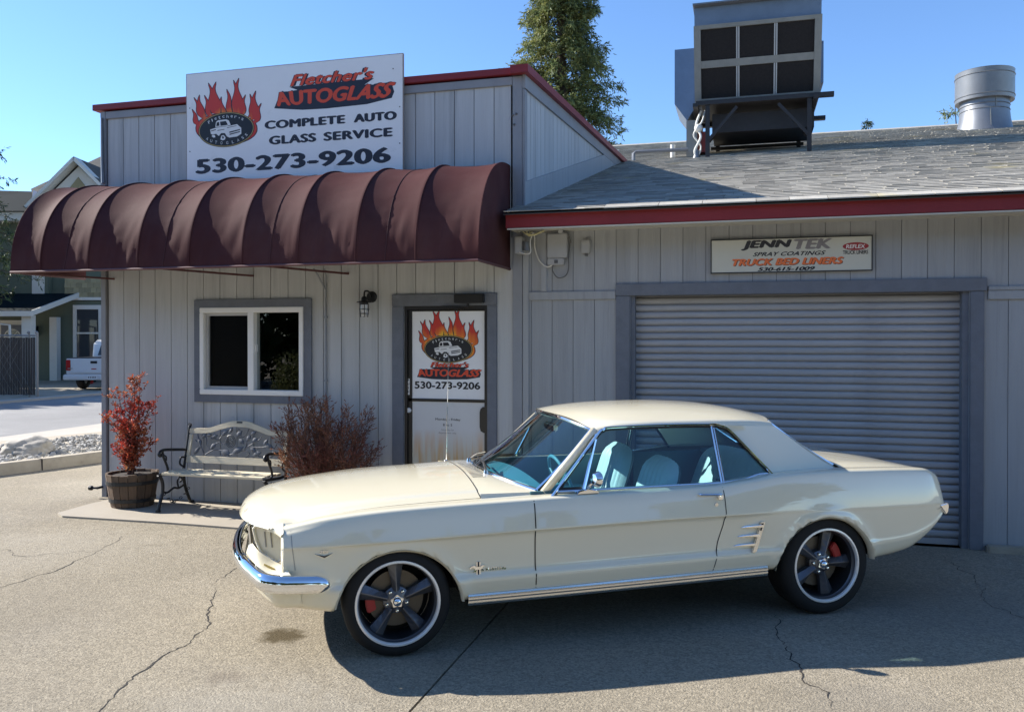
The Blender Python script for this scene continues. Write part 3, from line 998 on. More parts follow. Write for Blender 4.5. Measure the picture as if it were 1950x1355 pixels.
while yy < RIDGE_Y - 0.08:
    xl = -2.12 if yy < 6.9 else -6.9
    x = xl - rnd.uniform(0, 0.2)
    while x < XG + 0.3:
        w = rnd.choice((0.16, 0.22, 0.27, 0.31))
        xa = max(x, xl)
        xb = min(x + w - 0.004, XG + 0.3)
        if xb - xa > 0.03:
            dz = rnd.choice((0.0, 0.0, 0.001, 0.003, 0.005))
            inside = XR < xa < 2.75 and single < 300
            if inside and xb < 2.9:
                wv = round(xb - xa, 2)
                key = (wv, dz)
                if key not in variants:
                    P, Fc = tab_verts(wv - 0.004, dz)
                    variants[key] = MB().add(P, Fc).mesh('shingle', 'shingle', fix=False)
                link('shingle', variants[key], roof, (xa - SX, yy, roofz(yy)))
                single += 1
            else:
                P, Fc = tab_verts(xb - xa, dz)
                rest.add([(p[0] + xa, p[1] + yy, p[2] + roofz(yy)) for p in P], Fc)
        x += w
    yy += EXPO * uy
    row += 1
o = S(rest, 'shingle_field', 'shingle', roof, fix=False)
o['kind'] = 'stuff'
rc = MB()
rc.prism([(RIDGE_Y - 0.16, roofz(RIDGE_Y - .16) + .012), (RIDGE_Y, roofz(RIDGE_Y) + .035), (RIDGE_Y + .16, roofz(RIDGE_Y - .16) + .012)], lambda p: (-7.2, p[0], p[1]), lambda p: (XG + .3, p[0], p[1]))
S(rc, 'ridge_cap', 'shingle', roof)
# pale starter strip along the sunlit eave
x = -1.2
k = 0
while x < XG:
    w = rnd.uniform(0.25, 0.5)
    S(MB().prism([(yE - .02, roofz(yE) - .006), (yE - .02, roofz(yE) + .004), (yE + .13, roofz(yE + .13) + .018), (yE + .13, roofz(yE + .13) + .006)], lambda p: (x, p[0], p[1]), lambda p: (x + w - .006, p[0], p[1])), 'eave_shingle', 'shingle', roof)
    x += w
    k += 1

# ------------------------------------------------------------------ awning
aw = thing('awning', 'maroon fabric barrel awning with ribs over the office front', 'awning', (-4.65, 0, 2.44))
AX0, AX1, AZ, AH, AD = -7.13, -2.19, 2.44, 0.985, 1.0
ribs = [AX0] + [-2.19 - 0.5713 * k for k in range(8, -1, -1)]
def aprof(t):
    """quarter barrel, t 0 at the wall head to 1 at the front hem"""
    a = t * math.pi / 2
    e = 0.86
    return (-AD * math.sin(a) ** e, AZ + AH * max(0.0, math.cos(a)) ** 0.9)
rows = []
NT = 40
xs = []
for a, b in zip(ribs[:-1], ribs[1:]):
    n = 18 if b - a > .45 else 12
    xs += [(a + (b - a) * k / n, a, b) for k in range(n)]
xs.append((ribs[-1], ribs[-2], ribs[-1]))
for (x, a, b) in xs:
    u = (x - a) / (b - a)
    rw = []
    for j in range(NT + 1):
        t = j / NT
        yy, zz = aprof(t)
        y2, z2 = aprof(min(1, t + .01))
        y1_, z1_ = aprof(max(0, t - .01))
        d = Vector((0, y2 - y1_, z2 - z1_)).normalized()
        nn = Vector((0, d.z, -d.y))       # outward
        if nn.y > 0:
            nn = -nn
        arc = math.sin(math.pi * min(1, t * 1.0)) ** 0.8
        sag = -0.040 * (math.sin(math.pi * u) ** 0.9 if 0 < u < 1 else 0) * (0.35 + 0.65 * arc)
        if t < 0.12:
            sag *= t / .12
        if t > 0.93:
            sag *= (1 - t) / .07
        # puckers: vertical gathers above the hem, soft creases on the sides of each rib
        g = smooth01(0.62, 0.93, t) * (1 - smooth01(0.985, 1.0, t))
        puck = 0.012 * g * noise.noise(Vector((x * 17 + 3 * t, t * 3.0, 2.0))) * (0 if u in (0, 1) else 1)
        puck += 0.005 * smooth01(.25, .5, t) * noise.noise(Vector((x * 5, t * 26.0, 7.0))) * math.exp(-((u - 0.5) / 0.16) ** 2)
        puck += 0.003 * noise.noise(Vector((x * 3, t * 6.0, 1.0)))*math.sin(math.pi*u)
        p = Vector((x, yy, zz)) + nn * (sag + puck)
        rw.append((p.x + 4.65, min(p.y, -0.002), p.z - 2.44))
    rows.append(rw)
fab = MB().grid(rows, flip=True).build('fabric', 'awning', aw, smooth='all', fix=False)
# closed ends
for xe in (AX0, AX1):
    poly = [aprof(j / 24) for j in range(25)] + [(0.0, AZ)]
    s = 1 if xe == AX1 else -1
    MB().prism(poly, lambda p: (xe + 4.65 - s * .004, min(p[0], -.003), p[1] - 2.44), lambda p: (xe + 4.65 + s * .003, min(p[0], -.003), p[1] - 2.44)).build('end_panel', 'awning', aw)
hem = MB()
hem.tube([(AX0 + 4.65, -.01, -.012), (AX0 + 4.65, -AD, -.012), (AX1 + 4.65, -AD, -.012), (AX1 + 4.65, -.01, -.012)], 0.013, 8)
hem.build('hem_rail', 'tube_metal', aw, smooth=True)
for xr in ribs[1:-1]:
    MB().tube([(xr + 4.65, min(aprof(j / 16)[0] + .02, -.01), aprof(j / 16)[1] - 2.44 - .022) for j in range(17)], 0.010, 6).build('rib', 'tube_metal', aw, smooth=True)
for xr in (-6.75, -5.0, -3.9):
    MB().bar((xr + 4.65, -.0, -.02), (xr + 4.65 - .35, -AD + .02, -.014), .02, .02).build('brace', 'tube_metal', aw)
for k in range(1, len(ribs) - 1):
    q = min(range(len(rows)), key=lambda i: abs(xs[i][0] - ribs[k]))
    MB().tube([(p[0], p[1] - .001, p[2] + .002) for p in rows[q][1:]], 0.0075, 6).build('piping', 'awning', aw, smooth=True)
# stitched seam lines over every other bay
for k in range(2, len(ribs) - 1, 2):
    a, b = ribs[k - 1], ribs[k]
    q = min(range(len(rows)), key=lambda i: abs(xs[i][0] - (a + (b - a) * 0.5)))
    MB().tube([(p[0], p[1] - .002, p[2] + .001) for p in rows[q][2:]], 0.0035, 5).build('seam', 'awning_dark', aw, smooth=True)

# ------------------------------------------------------------------ printed emblem: flames, oval, truck
def flame_material():
    m = mat('flame_print', (0.62, 0.05, 0.02), 0.5)
    nt = m.node_tree
    L = nt.links
    b = nt.nodes['Principled BSDF']
    tc = _n(nt, 'ShaderNodeTexCoord')
    mp = _n(nt, 'ShaderNodeMapping')
    mp.inputs['Scale'].default_value = (0.8, 0, 1.15)
    L.new(tc.outputs['Object'], mp.inputs['Vector'])
    ln = _n(nt, 'ShaderNodeVectorMath', operation='LENGTH')
    L.new(mp.outputs[0], ln.inputs[0])
    n2 = _n(nt, 'ShaderNodeTexNoise', Scale=11.0, Detail=1.0)
    m3 = _n(nt, 'ShaderNodeMapping')
    m3.inputs['Scale'].default_value = (1.6, 1, .35)
    L.new(tc.outputs['Object'], m3.inputs['Vector'])
    L.new(m3.outputs[0], n2.inputs['Vector'])
    ma = _n(nt, 'ShaderNodeMath', operation='MULTIPLY_ADD')
    L.new(n2.outputs['Fac'], ma.inputs[0])
    ma.inputs[1].default_value = 0.20
    ma.inputs[2].default_value = -0.10
    ad = _n(nt, 'ShaderNodeMath', operation='ADD')
    L.new(ln.outputs['Value'], ad.inputs[0])
    L.new(ma.outputs[0], ad.inputs[1])
    rp = _n(nt, 'ShaderNodeValToRGB')
    e = rp.color_ramp.elements
    e[0].position, e[0].color = 0.155, (0.80, 0.46, 0.03, 1)
    e[1].position, e[1].color = 0.275, (0.56, 0.035, 0.022, 1)
    k = e.new(0.20)
    k.color = (0.75, 0.19, 0.02, 1)
    L.new(ad.outputs[0], rp.inputs[0])
    L.new(rp.outputs[0], b.inputs['Base Color'])
flame_material()

TONGUES = [((122, 510), (178, 640), 58, 10), ((138, 415), (218, 580), 60, 12), ((186, 395), (205, 560), 50, -12), ((228, 398), (282, 570), 52, 12), ((262, 300), (318, 540), 74, 16),
           ((327, 292), (325, 540), 74, -20), ((372, 412), (388, 560), 46, -10), ((418, 352), (455, 560), 58, 12), ((475, 280), (508, 540), 66, 16), ((520, 265), (515, 540), 70, -20),
           ((575, 398), (540, 560), 50, -12), ((612, 392), (640, 570), 50, 10), ((660, 368), (650, 590), 64, -16), ((705, 465), (655, 620), 50, -12)]
def emblem(parent, cx, cz, y, k, small=False):
    """k: metres per drawing unit; the drawing's origin is the oval's centre"""
    U = lambda px, py: ((px - 412) * k, -(py - 668 + (px - 412) * 0.075) * k * 0.92)
    root = None
    for layer, (grow, mname, nm) in enumerate(((7, 'ink_navy', 'flame_outline'), (0, 'flame_print', 'flames'))):
        mb = MB()
        base_y = -0.0006 - layer * 0.0006
        # body behind the oval
        n = 40
        ring = []
        for q in range(n):
            a = 2 * math.pi * q / n
            ring.append((412 + (256 + grow) * math.cos(a), 656 - (118 + grow) * math.sin(a) + (0 if math.sin(a) > 0 else 8)))
        mb.add([(U(*p)[0], base_y, U(*p)[1]) for p in ring], [tuple(range(n))])
        for ti, (tip, base, w, bend) in enumerate(TONGUES):
            L_, R_ = [], []
            N = 14
            ex = (base[0] * .8 + 412 * .2, base[1] + 30)
            for q in range(N + 1):
                t = q / N
                px = tip[0] + (base[0] - tip[0]) * t + bend * math.sin(math.pi * 2 * t) * (1 - .3 * t)
                py = tip[1] + (base[1] - tip[1]) * t
                if t > .85:
                    px += (ex[0] - base[0]) * (t - .85) / .15 * .5
                hw = w / 2 * .78 * (0.10 + 0.90 * math.sin(min(1, t * 1.15) * math.pi / 2) ** 1.25) + grow * .8 if t > 0 else grow * .5
                ww = hw
                L_.append((px - ww, py + (-grow if t == 0 else 0)))
                R_.append((px + ww, py + (-grow if t == 0 else 0)))
            yy = base_y - 0.00003 * (ti + 1)
            mb.grid([[(U(*p)[0], yy, U(*p)[1]) for p in L_], [(U(*p)[0], yy, U(*p)[1]) for p in R_]])
        o = mb.build(nm, mname, parent, fix=False)
        o.location = (cx, y, cz)
    # oval with a gold rim
    for q, (rx, ry, mname, nm, dy) in enumerate(((236, 131, 'ink_black', 'oval_outline', -.0022), (231, 127, 'ink_gold', 'oval_rim', -.0026), (226, 122, 'ink_black', 'oval', -.0030))):
        n = 48
        o = MB().add([(math.cos(2 * math.pi * i / n) * rx * k, 0, math.sin(2 * math.pi * i / n) * ry * k * .98) for i in range(n)], [tuple(range(n))]).build(nm, mname, parent, fix=False)
        o.location = (cx, y + dy, cz)
    # drawing of an old pickup
    W = [[(322, 640), (328, 602), (345, 590), (415, 588), (436, 597), (452, 632), (420, 638), (330, 640)],
         [(278, 655), (330, 644), (332, 690), (300, 694), (284, 690)],
         [(330, 644), (430, 640), (505, 630), (540, 660), (541, 704), (505, 722), (440, 726), (420, 716), (402, 690), (372, 688), (352, 708), (332, 694)],
         [(365, 735), (372, 708), (392, 704), (408, 722), (404, 738), (385, 744)], [(290, 706), (300, 696), (318, 700), (322, 716), (306, 718)]]
    Bk = [[(362, 602), (412, 600), (428, 630), (366, 634)], [(334, 606), (354, 602), (358, 632), (330, 634)], [(440, 682), (530, 668), (532, 676), (442, 692)], [(442, 698), (530, 684), (531, 691), (443, 707)],
          [(286, 664), (326, 656), (327, 662), (287, 670)], [(376, 716), (390, 712), (396, 726), (384, 732)], [(420, 650), (500, 640), (502, 643), (422, 654)], [(340, 664), (400, 660), (398, 664), (340, 669)]]
    mbw, mbk = MB(), MB()
    for p in W:
        mbw.add([((a - 412) * k, 0, -(b - 664) * k * .98) for a, b in p], [tuple(range(len(p)))])
    for p in Bk:
        mbk.add([((a - 412) * k, -.0004, -(b - 664) * k * .98) for a, b in p], [tuple(range(len(p)))])
    for mb, mm, nm in ((mbw, 'ink_white', 'truck_drawing'), (mbk, 'ink_black', 'truck_lines')):
        o = mb.build(nm, mm, parent, fix=False)
        o.location = (cx, y - .0036, cz)
    # words round the oval
    def arc(word, a0, a1, rx, ry, size, nm, flip):
        for i, ch in enumerate(word):
            t = i / (len(word) - 1)
            a = R(a0 + (a1 - a0) * t)
            px, pz = math.cos(a) * rx * k, math.sin(a) * ry * k
            rot = math.atan2(-math.cos(a) * ry, math.sin(a) * rx) * -1
            tg = math.atan2(math.cos(a) * ry, -math.sin(a) * rx)
            ang = tg + math.pi if not flip else tg
            vs_, fs = text_mesh(ch, 0.0)
            wch = size * (0.3 if ch in "lI'" else 0.8) * (1 if not small else .9)
            hch = size * (1.0 if ch.isupper() or ch in 'lth' else .75)
            if ch == "'":
                hch = size * .35
            pts = []
            for (u, v) in vs_:
                lx, lz = (u - .5) * wch * k, (v - .5) * hch * k
                pts.append((px + lx * math.cos(ang) - lz * math.sin(ang), 0, pz + lx * math.sin(ang) + lz * math.cos(ang)))
            o = MB().add(pts, fs).build(nm, 'ink_white', parent, fix=False)
            o.location = (cx, y - .0036, cz)
    arc("Fletcher's", 138, 44, 192, 96, 22, 'oval_letter', False)
    arc('AUTOGLASS', 216, 330, 196, 98, 21, 'oval_letter', True)

def shop_name(parent, ox, y, F, A):
    """orange slanted name with a black block shadow; F, A: boxes of the two lines"""
    fx0, fx1, fz0, fz1 = F
    ax0, ax1, az0, az1 = A
    h = az1 - az0
    fw = lambda u, v: (fx0 + (fx1 - fx0) * u, fz0 + (fz1 - fz0) * v)
    poly = [(fx0 - .1 * h, fz0 - .02 * h), (fx1 - .0 * h, fz0 + .05 * h), (fx1 - .75 * h, az1 - .05 * h), (ax1 - .1 * h, az1 - .1 * h), (ax1 + .08 * h, az0 + .35 * h), (ax1 - .1 * h, az0 - .05 * h), (ax1 - 1.9 * h, az0 - .33 * h), (ax0 + (ax1 - ax0) * .45, az0 - .40 * h), (ax0 + 2.2 * h, az0 - .36 * h), (ax0 + .02 * h, az0 - .10 * h), (ax0 + .5 * h, az1 - .05 * h), (fx0 + .55 * h, az1 + .02 * h)]
    MB().add([(p[0] - ox, y - .0008, p[1]) for p in poly], [tuple(range(len(poly)))]).build('block_shadow', 'ink_navy', parent, fix=False)
    def taper(x0, x1, z0, z1, lean):
        return lambda u, v: (x0 + (x1 - x0) * u + lean * (u - .5) * 0 - ox + (v - .5) * lean * (1 - 2 * u) , z0 + (z1 - z0) * v)
    for grow, mm, nm, dy, bold in ((1, 'ink_navy', 'name_outline', -.0014, .075), (0, 'ink_red', 'name_lettering', -.0022, .025)):
        g = .035 * h * grow
        lettering(nm, "Fletcher's", mm, parent, 0, 0, 0, 0, y + dy, bold * 1.5, .32, 1.02 if not grow else 1.02, warp=taper(fx0 - g, fx1 + g, fz0 - g, fz1 + g, 0))
        lettering(nm, 'AUTOGLASS', mm, parent, 0, 0, 0, 0, y + dy, bold * 1.7, .18, 1.02, warp=taper(ax0 - g, ax1 + g, az0 - g, az1 + g, -h * .5))

# ------------------------------------------------------------------ roof sign
sign = thing('shop_sign', 'white rectangular sign board with flames and phone number above the awning', 'sign', (-4.51, -0.05, 3.41))
MB().box(-1.238, 1.24, -0.03, -0.004, 0, 1.16).build('board', 'sign_white', sign)
for b in ((-1.243, 1.245, 1.1605, 1.166), (-1.244, -1.2385, 0, 1.16), (1.2405, 1.246, 0, 1.16)):
    MB().box(b[0], b[1], -0.031, -0.002, b[2], b[3]).build('edge_strip', 'sign_edge', sign)
for b in ((-1.2, .34), (-1.2, .8), (1.21, .28), (1.21, .64), (1.14, 1.02)):
    MB().lathe([(0, -.034), (.006, -.033), (.007, -.029)], 8, 'y', (b[0], 0, b[1])).build('screw', 'box_dark', sign)
MB().box(-.9, -.8, -.004, .042, 0, 1.0).box(.8, .9, -.004, .042, 0, 1.0).build('mount', 'trim_grey', sign)
OX, OZ = -4.51, 3.41
emblem(sign, -5.267 - OX, 3.954 - OZ, -.030, .001427)
sy_ = -.0304
sh = lambda b: (b[0], b[1], b[2] - OZ, b[3] - OZ)
shop_name(sign, OX, -.030, sh((-4.51, -3.575, 4.345, 4.465)), sh((-4.70, -3.37, 4.150, 4.300)))
lettering('lettering', 'COMPLETE', 'ink_navy', sign, -4.81 - OX, -3.89 - OX, 3.925 - OZ, 4.012 - OZ, -.0312, .055, 0, 1.08)
lettering('lettering', 'AUTO', 'ink_navy', sign, -3.80 - OX, -3.33 - OX, 3.925 - OZ, 4.012 - OZ, -.0312, .055, 0, 1.08)
lettering('lettering', 'GLASS', 'ink_navy', sign, -4.76 - OX, -4.215 - OX, 3.762 - OZ, 3.852 - OZ, -.0312, .055, 0, 1.08)
lettering('lettering', 'SERVICE', 'ink_navy', sign, -4.135 - OX, -3.375 - OX, 3.762 - OZ, 3.852 - OZ, -.0312, .055, 0, 1.08)
lettering('phone_number', '530-273-9206', 'ink_navy', sign, -5.64 - OX, -3.394 - OX, 3.505 - OZ, 3.662 - OZ, -.0312, .055, 0, 1.05)
# prints on the office door
emblem(door, -2.833 - SX, 1.656, .0295, .00108, True)
shop_name(door, SX, .0295, (-3.02, -2.615, 1.478, 1.530), (-3.165, -2.50, 1.385, 1.458))
lettering('phone_number', '530-273-9206', 'ink_black', door, -3.19 - SX, -2.50 - SX, 1.262, 1.335, .0285, .04, 0, 1.0)
lettering('opening_hours', 'Monday - Friday', 'ink_black', door, -2.968 - SX, -2.705 - SX, .944, .975, .0285, .012)
lettering('opening_hours', '8 to 5', 'ink_black', door, -2.888 - SX, -2.792 - SX, .895, .921, .0285, .012)
lettering('opening_hours', 'Saturday by', 'ink_grey', door, -2.905 - SX, -2.775 - SX, .846, .868, .0285, .0)
lettering('opening_hours', 'Appointment only', 'ink_grey', door, -2.935 - SX, -2.75 - SX, .815, .838, .0285, .0)

# ------------------------------------------------------------------ truck liner sign over the garage
ts = thing('garage_sign', 'cream sign with black frame advertising truck bed liners over the garage door', 'sign', (0.37, -0.012, 2.345))
q = lambda z: z - 2.345
MB().box(-.668, .667, -.018, 0, .008, .295).build('board', 'sign_cream', ts)
for b in ((-.676, .675, .296, .304), (-.676, .675, -.001, .007), (-.676, -.669, .007, .296), (.668, .675, .007, .296)):
    MB().box(b[0], b[1], -.024, 0, b[2], b[3]).build('frame_strip', 'ink_black', ts)
tx = lambda zx: -.676 + (zx - 125) / 1670 * 1.351
mj = mat('ink_fade', (0.03, 0.028, 0.03), 0.5, var=0.3, vscale=20)
lettering('lettering', 'JENN', 'ink_fade', ts, tx(450), tx(985), q(2.543), q(2.632), -.0188, .055, .22, 1.02)
lettering('lettering', 'TEK', 'ink_grey', ts, tx(1000), tx(1395), q(2.543), q(2.632), -.0188, .055, .22, 1.02)
lettering('lettering', 'SPRAY COATINGS', 'ink_black', ts, tx(575), tx(1330), q(2.489), q(2.526), -.0188, .03, .4, 1.05)
lettering('lettering_shadow', 'TRUCK BED LINERS', 'ink_black', ts, tx(361), tx(1516), q(2.404), q(2.466), -.0186, .06, .28, 1.02)
lettering('lettering', 'TRUCK BED LINERS', 'ink_orange', ts, tx(355), tx(1510), q(2.408), q(2.470), -.0192, .055, .28, 1.02)
lettering('phone_number', '530-615-1009', 'ink_black', ts, tx(625), tx(1222), q(2.357), q(2.391), -.0188, .06, .3, 1.0)
o = MB().add([(math.cos(2 * math.pi * i / 36) * .105, 0, math.sin(2 * math.pi * i / 36) * .034) for i in range(36)], [tuple(range(36))]).build('badge', 'ink_crimson', ts, fix=False)
o.location = (tx(1628), -.0186, q(2.556))
lettering('badge_lettering', 'REFLEX', 'ink_white', ts, tx(1532), tx(1722), q(2.538), q(2.572), -.0192, .03, .12, 1.0)
lettering('badge_lettering', 'TRUCK LINERS', 'ink_black', ts, tx(1500), tx(1752), q(2.488), q(2.522), -.0188, .03, .0, .95)

# ------------------------------------------------------------------ small fittings on the walls
lamp = thing('wall_lantern', 'black caged jar lantern on the wall between window and door', 'lantern', (-3.66, 0, 2.08))
MB().lathe([(0, -.022), (.045, -.022), (.055, -.012), (.058, 0), (0, 0)], 20, 'y', (0.02, 0, .10)).build('wall_plate', 'black_metal', lamp, smooth=True)
MB().tube(spline([(0.02, -.02, .10), (0.02, -.07, .15), (0.0, -.12, .15), (0.0, -.135, .10)], 5), .009, 8).build('arm', 'black_metal', lamp, smooth=True)
MB().lathe([(0, .10), (.016, .10), (.028, .085), (.030, .06), (.075, .045), (.078, .038), (.040, .04), (.040, .018), (0, .018)], 24, 'z', (0, -.135, 0)).build('shade', 'black_metal', lamp, smooth=True)
MB().lathe([(.036, .02), (.040, -.03), (.038, -.075), (.022, -.098), (0, -.10)], 20, 'z', (0, -.135, 0)).build('jar', 'lamp_glass', lamp, smooth=True)
cg = MB()
for k in range(6):
    a = k * math.pi / 3
    cg.tube([(math.cos(a) * .043, -.135 + math.sin(a) * .043, .03), (math.cos(a) * .050, -.135 + math.sin(a) * .050, -.03), (math.cos(a) * .040, -.135 + math.sin(a) * .040, -.105)], .0035, 5)
for zz, rr in ((-.03, .050), (-.072, .046)):
    cg.tube([(math.cos(a * math.pi / 8) * rr, -.135 + math.sin(a * math.pi / 8) * rr, zz) for a in range(17)], .0035, 5)
cg.build('cage', 'black_metal', lamp, smooth=True)

pipe = thing('conduit', 'thin grey-painted conduit running up the wall right of the window', 'conduit', (-4.15, -0.012, 0.02))
MB().tube([(0, 0, 0), (0, 0, .8), (.003, 0, 1.6), (0, 0, 2.3)], .010, 6).build('pipe', 'trim_grey', pipe, smooth=True)
MB().tube([(0, -.004, 2.24), (-.05, -.03, 2.35), (-.08, -.10, 2.45)], .010, 6).tube([(0, -.004, 2.28), (.015, -.02, 2.38), (.02, -.06, 2.45)], .007, 6).build('branch', 'trim_grey', pipe, smooth=True)
for zz in (.5, 1.3, 1.95):
    MB().box(-.02, .02, -.012, .011, zz, zz + .018).build('clip', 'trim_grey', pipe)

jb = thing('cable_box', 'grey telephone junction box on the garage wall under the eave', 'junction box', (-1.71, -0.0, 2.5))
MB().box(-.098, .095, -.075, -.0005, .02, .25).build('cover', 'box_grey', jb, bevel=.008)
MB().box(-.098, .06, -.06, -.0005, -.045, .018).build('lower_cover', 'box_grey', jb, bevel=.006)
MB().box(-.03, .005, -.066, -.061, -.03, 0.0).build('port', 'box_dark', jb)
MB().tube(spline([(-.34, -.20, .26), (-.235, -.06, .26), (-.225, -.03, .12), (-.18, -.03, .0), (-.10, -.04, -.06), (-.035, -.05, -.03)], 8), .006, 6).build('white_cable', 'wire_white', jb, smooth=True)
MB().tube(spline([(-.045, -.04, -.04), (-.05, -.04, -.10), (0.0, -.04, -.165), (.07, -.035, -.15), (.10, -.03, -.08), (.10, -.03, .05), (.11, -.03, .18), (.06, -.04, .27)], 8), .0055, 6).build('grey_cable', 'wire_dark', jb, smooth=True)
MB().tube(spline([(-.32, -.22, .25), (-.2, -.14, .262), (-.08, -.1, .255), (.02, -.08, .265), (.09, -.06, .25), (.12, -.03, .16)], 8), .008, 6).build('black_cable', 'wire_dark', jb, smooth=True)
MB().box(.02, .06, -.12, -.085, .245, .285).build('splice', 'box_grey', jb)

sb = thing('small_outlet_box', 'small grey outlet box right of the junction box under the eave', 'outlet box', (-1.445, 0, 2.56))
MB().box(-.04, .04, -.05, -.0005, 0, .125).build('cover', 'box_grey', sb, bevel=.006)
MB().box(-.012, .015, -.02, -.0005, -.025, -.0005).build('connector', 'box_dark', sb)

mt = thing('meter_box', 'grey metal meter box with coiled pale wire at the awning end', 'meter box', (-2.02, -0.02, 2.52))
MB().box(-.075, -.01, -.16, 0, .04, .20).build('box', 'box_grey', mt, bevel=.006)
MB().lathe([(0, .045), (.034, .045), (.036, .03), (.036, -.04), (0, -.04)], 16, 'z', (.025, -.10, .11)).build('cylinder', 'galv', mt, smooth=True)
MB().tube(spline([(-.03, -.16, .05), (.05, -.18, .03), (.085, -.18, .05), (.08, -.17, .15), (.10, -.16, .22)], 8), .006, 6).build('white_cable', 'wire_white', mt, smooth=True)
wl_ = MB()
rr = random.Random(4)
for k in range(5):
    wl_.tube(spline([(.02 + .02 * k, -.20 + rr.uniform(-.03, .03), .235), (.08, -.2 + rr.uniform(-.03, .03), .20 + rr.uniform(-.015, .015)), (.15 + rr.uniform(-.02, .03), -.19, .215 + rr.uniform(-.01, .01)), (.22, -.2 + rr.uniform(-.03, .03), .238)], 6), .005, 5)
wl_.build('wire_coil', 'wire_yellow', mt, smooth=True)

fa = thing('hose_tap', 'black hose tap at the foot of the left wall corner', 'tap', (-6.90, -0.04, 0.11))
MB().tube([(0, .03, 0), (0, -.06, 0)], .014, 8).tube([(0, -.05, .0), (-.06, -.07, 0)], .012, 8).lathe([(0, 0), (.026, 0), (.026, .03), (0, .03)], 12, 'x', (-.09, -.07, 0)).build('tap_body', 'black_metal', fa, smooth=True)

# ------------------------------------------------------------------ rooftop cooler on its stand
ac = thing('rooftop_cooler', 'big sheet-metal evaporative cooler with six dark pads on a rooftop stand', 'cooler', (0.1, 6.57, 4.77))
cx, cy, cz0 = 0.1, 6.57, 4.77
X0, X1 = -0.93, 1.05                      # in the cooler's own frame: x from its centre
fy = lambda z: 0.20 - (z - .95) * .30     # the pad face leans out towards the top
BZ, TZ = 0.95, 2.13
body = MB()
side_poly = [(fy(BZ), BZ), (fy(TZ - .06), TZ - .06), (fy(TZ) - .05, TZ + .30), (1.9, TZ + .30), (1.9, BZ)]
body.prism(side_poly, lambda p: (X0, p[0] + .03, p[1]), lambda p: (X1, p[0] + .03, p[1]))
body.build('cabinet', 'galv_blue', ac)
def face_bar(name, m, xa, xb, za, zb, t=.03):
    p = [(fy(za), za), (fy(zb), zb)]
    MB().add([(xa, p[0][0] - t, za), (xb, p[0][0] - t, za), (xb, p[1][0] - t, zb), (xa, p[1][0] - t, zb), (xa, p[0][0] + .025, za), (xb, p[0][0] + .025, za), (xb, p[1][0] + .025, zb), (xa, p[1][0] + .025, zb)], [(0, 1, 2, 3), (7, 6, 5, 4), (0, 4, 5, 1), (1, 5, 6, 2), (2, 6, 7, 3), (3, 7, 4, 0)]).build(name, m, ac)
face_bar('face_frame', 'galv_dull', X0 - .01, X0 + .10, BZ + .061, TZ - .061)
face_bar('face_frame', 'galv_dull', X1 - .10, X1 + .01, BZ + .061, TZ - .061)
face_bar('face_frame', 'galv_dull', X0 - .01, X1 + .01, TZ - .06, TZ - .0)
face_bar('face_frame', 'galv_dull', X0 - .01, X1 + .01, BZ - .02, BZ + .06, .045)
face_bar('middle_rail', 'galv_dull', X0 + .101, X1 - .101, 1.485, 1.595, .022)
MB().box(-.66, .98, .35, 1.38, .48, .795).build('plenum', 'steel_black', ac)
wcell = (X1 - X0 - .2) / 3
for r_, (za, zb) in enumerate(((BZ + .061, 1.484), (1.596, TZ - .061))):
    for c in range(3):
        xa = X0 + .1 + c * wcell
        face_bar('pad', 'cooler_pad', xa + .003, xa + wcell - .003, za, zb, .004)
    for c in (1, 2):
        xa = X0 + .1 + c * wcell
        face_bar('mullion', 'vinyl_grey', xa - .026, xa - .006, za + .001, zb - .001, .020)
        face_bar('mullion', 'vinyl_grey', xa + .006, xa + .026, za + .001, zb - .001, .020)
MB().box(X0 - .02, X1 + .02, -.31, 1.95, TZ + .302, TZ + .325).build('top_lip', 'galv', ac)
MB().box(X1 - .02, X1 + .06, .2, 1.9, BZ + .2, TZ - .3).build('side_door', 'galv_blue', ac)
# duct box on the left, sloping to its outlet
MB().prism([(X0 - .36, 1.02), (X0 - .36, 1.95), (X0 - .001, 1.95), (X0 - .001, .96), (X0 - .15, .72)], lambda p: (p[0], .35, p[1]), lambda p: (p[0], 1.5, p[1])).build('duct', 'galv_blue', ac)
MB().box(X0 - .16, X0 + .02, .35, 1.3, .10, .72).build('duct_throat', 'galv_dull', ac)
MB().box(X0 + .0215, X0 + .16, .5, .9, .20, .55).build('pump_housing', 'red_paint', ac)
# stand
rl = lambda y: RS * y                       # roof under the stand, relative to the cooler's base
st = []
for (lx, ly) in ((-.72, 0), (.88, 0), (-.60, 1.5), (.80, 1.5)):
    MB().bar((lx, ly, rl(ly) - .01), (lx, ly, .92), .07, .07, up=(0, 1, 0)).build('leg', 'steel_black', ac)
MB().box(X0 + .02, X1 + .20, -.06, .04, .86, .93).build('beam', 'steel_black', ac)
MB().box(X0 + .02, X1 + .20, 1.45, 1.55, .86, .93).build('beam', 'steel_black', ac)
MB().box(X0 - .02, X0 + .06, -.2, 1.6, .80, .858).build('beam', 'steel_black', ac)
MB().box(X1 - .12, X1 - .05, -.2, 1.6, .80, .858).build('beam', 'steel_black', ac)
MB().box(-.72, .88, 1.40, 1.46, .42, .47).build('beam', 'steel_black', ac)
MB().bar((-.70, -.02, .28), (-.25, -.02, .80), .05, .05, up=(0, 1, 0)).build('brace', 'steel_black', ac)
MB().bar((.86, -.02, .28), (.40, -.02, .80), .05, .05, up=(0, 1, 0)).build('brace', 'steel_black', ac)
MB().bar((-.72, .05, .25), (-.62, 1.45, .72), .04, .04).build('brace', 'steel_black', ac)
MB().bar((.88, .05, .25), (.80, 1.45, .72), .04, .04).build('brace', 'steel_black', ac)
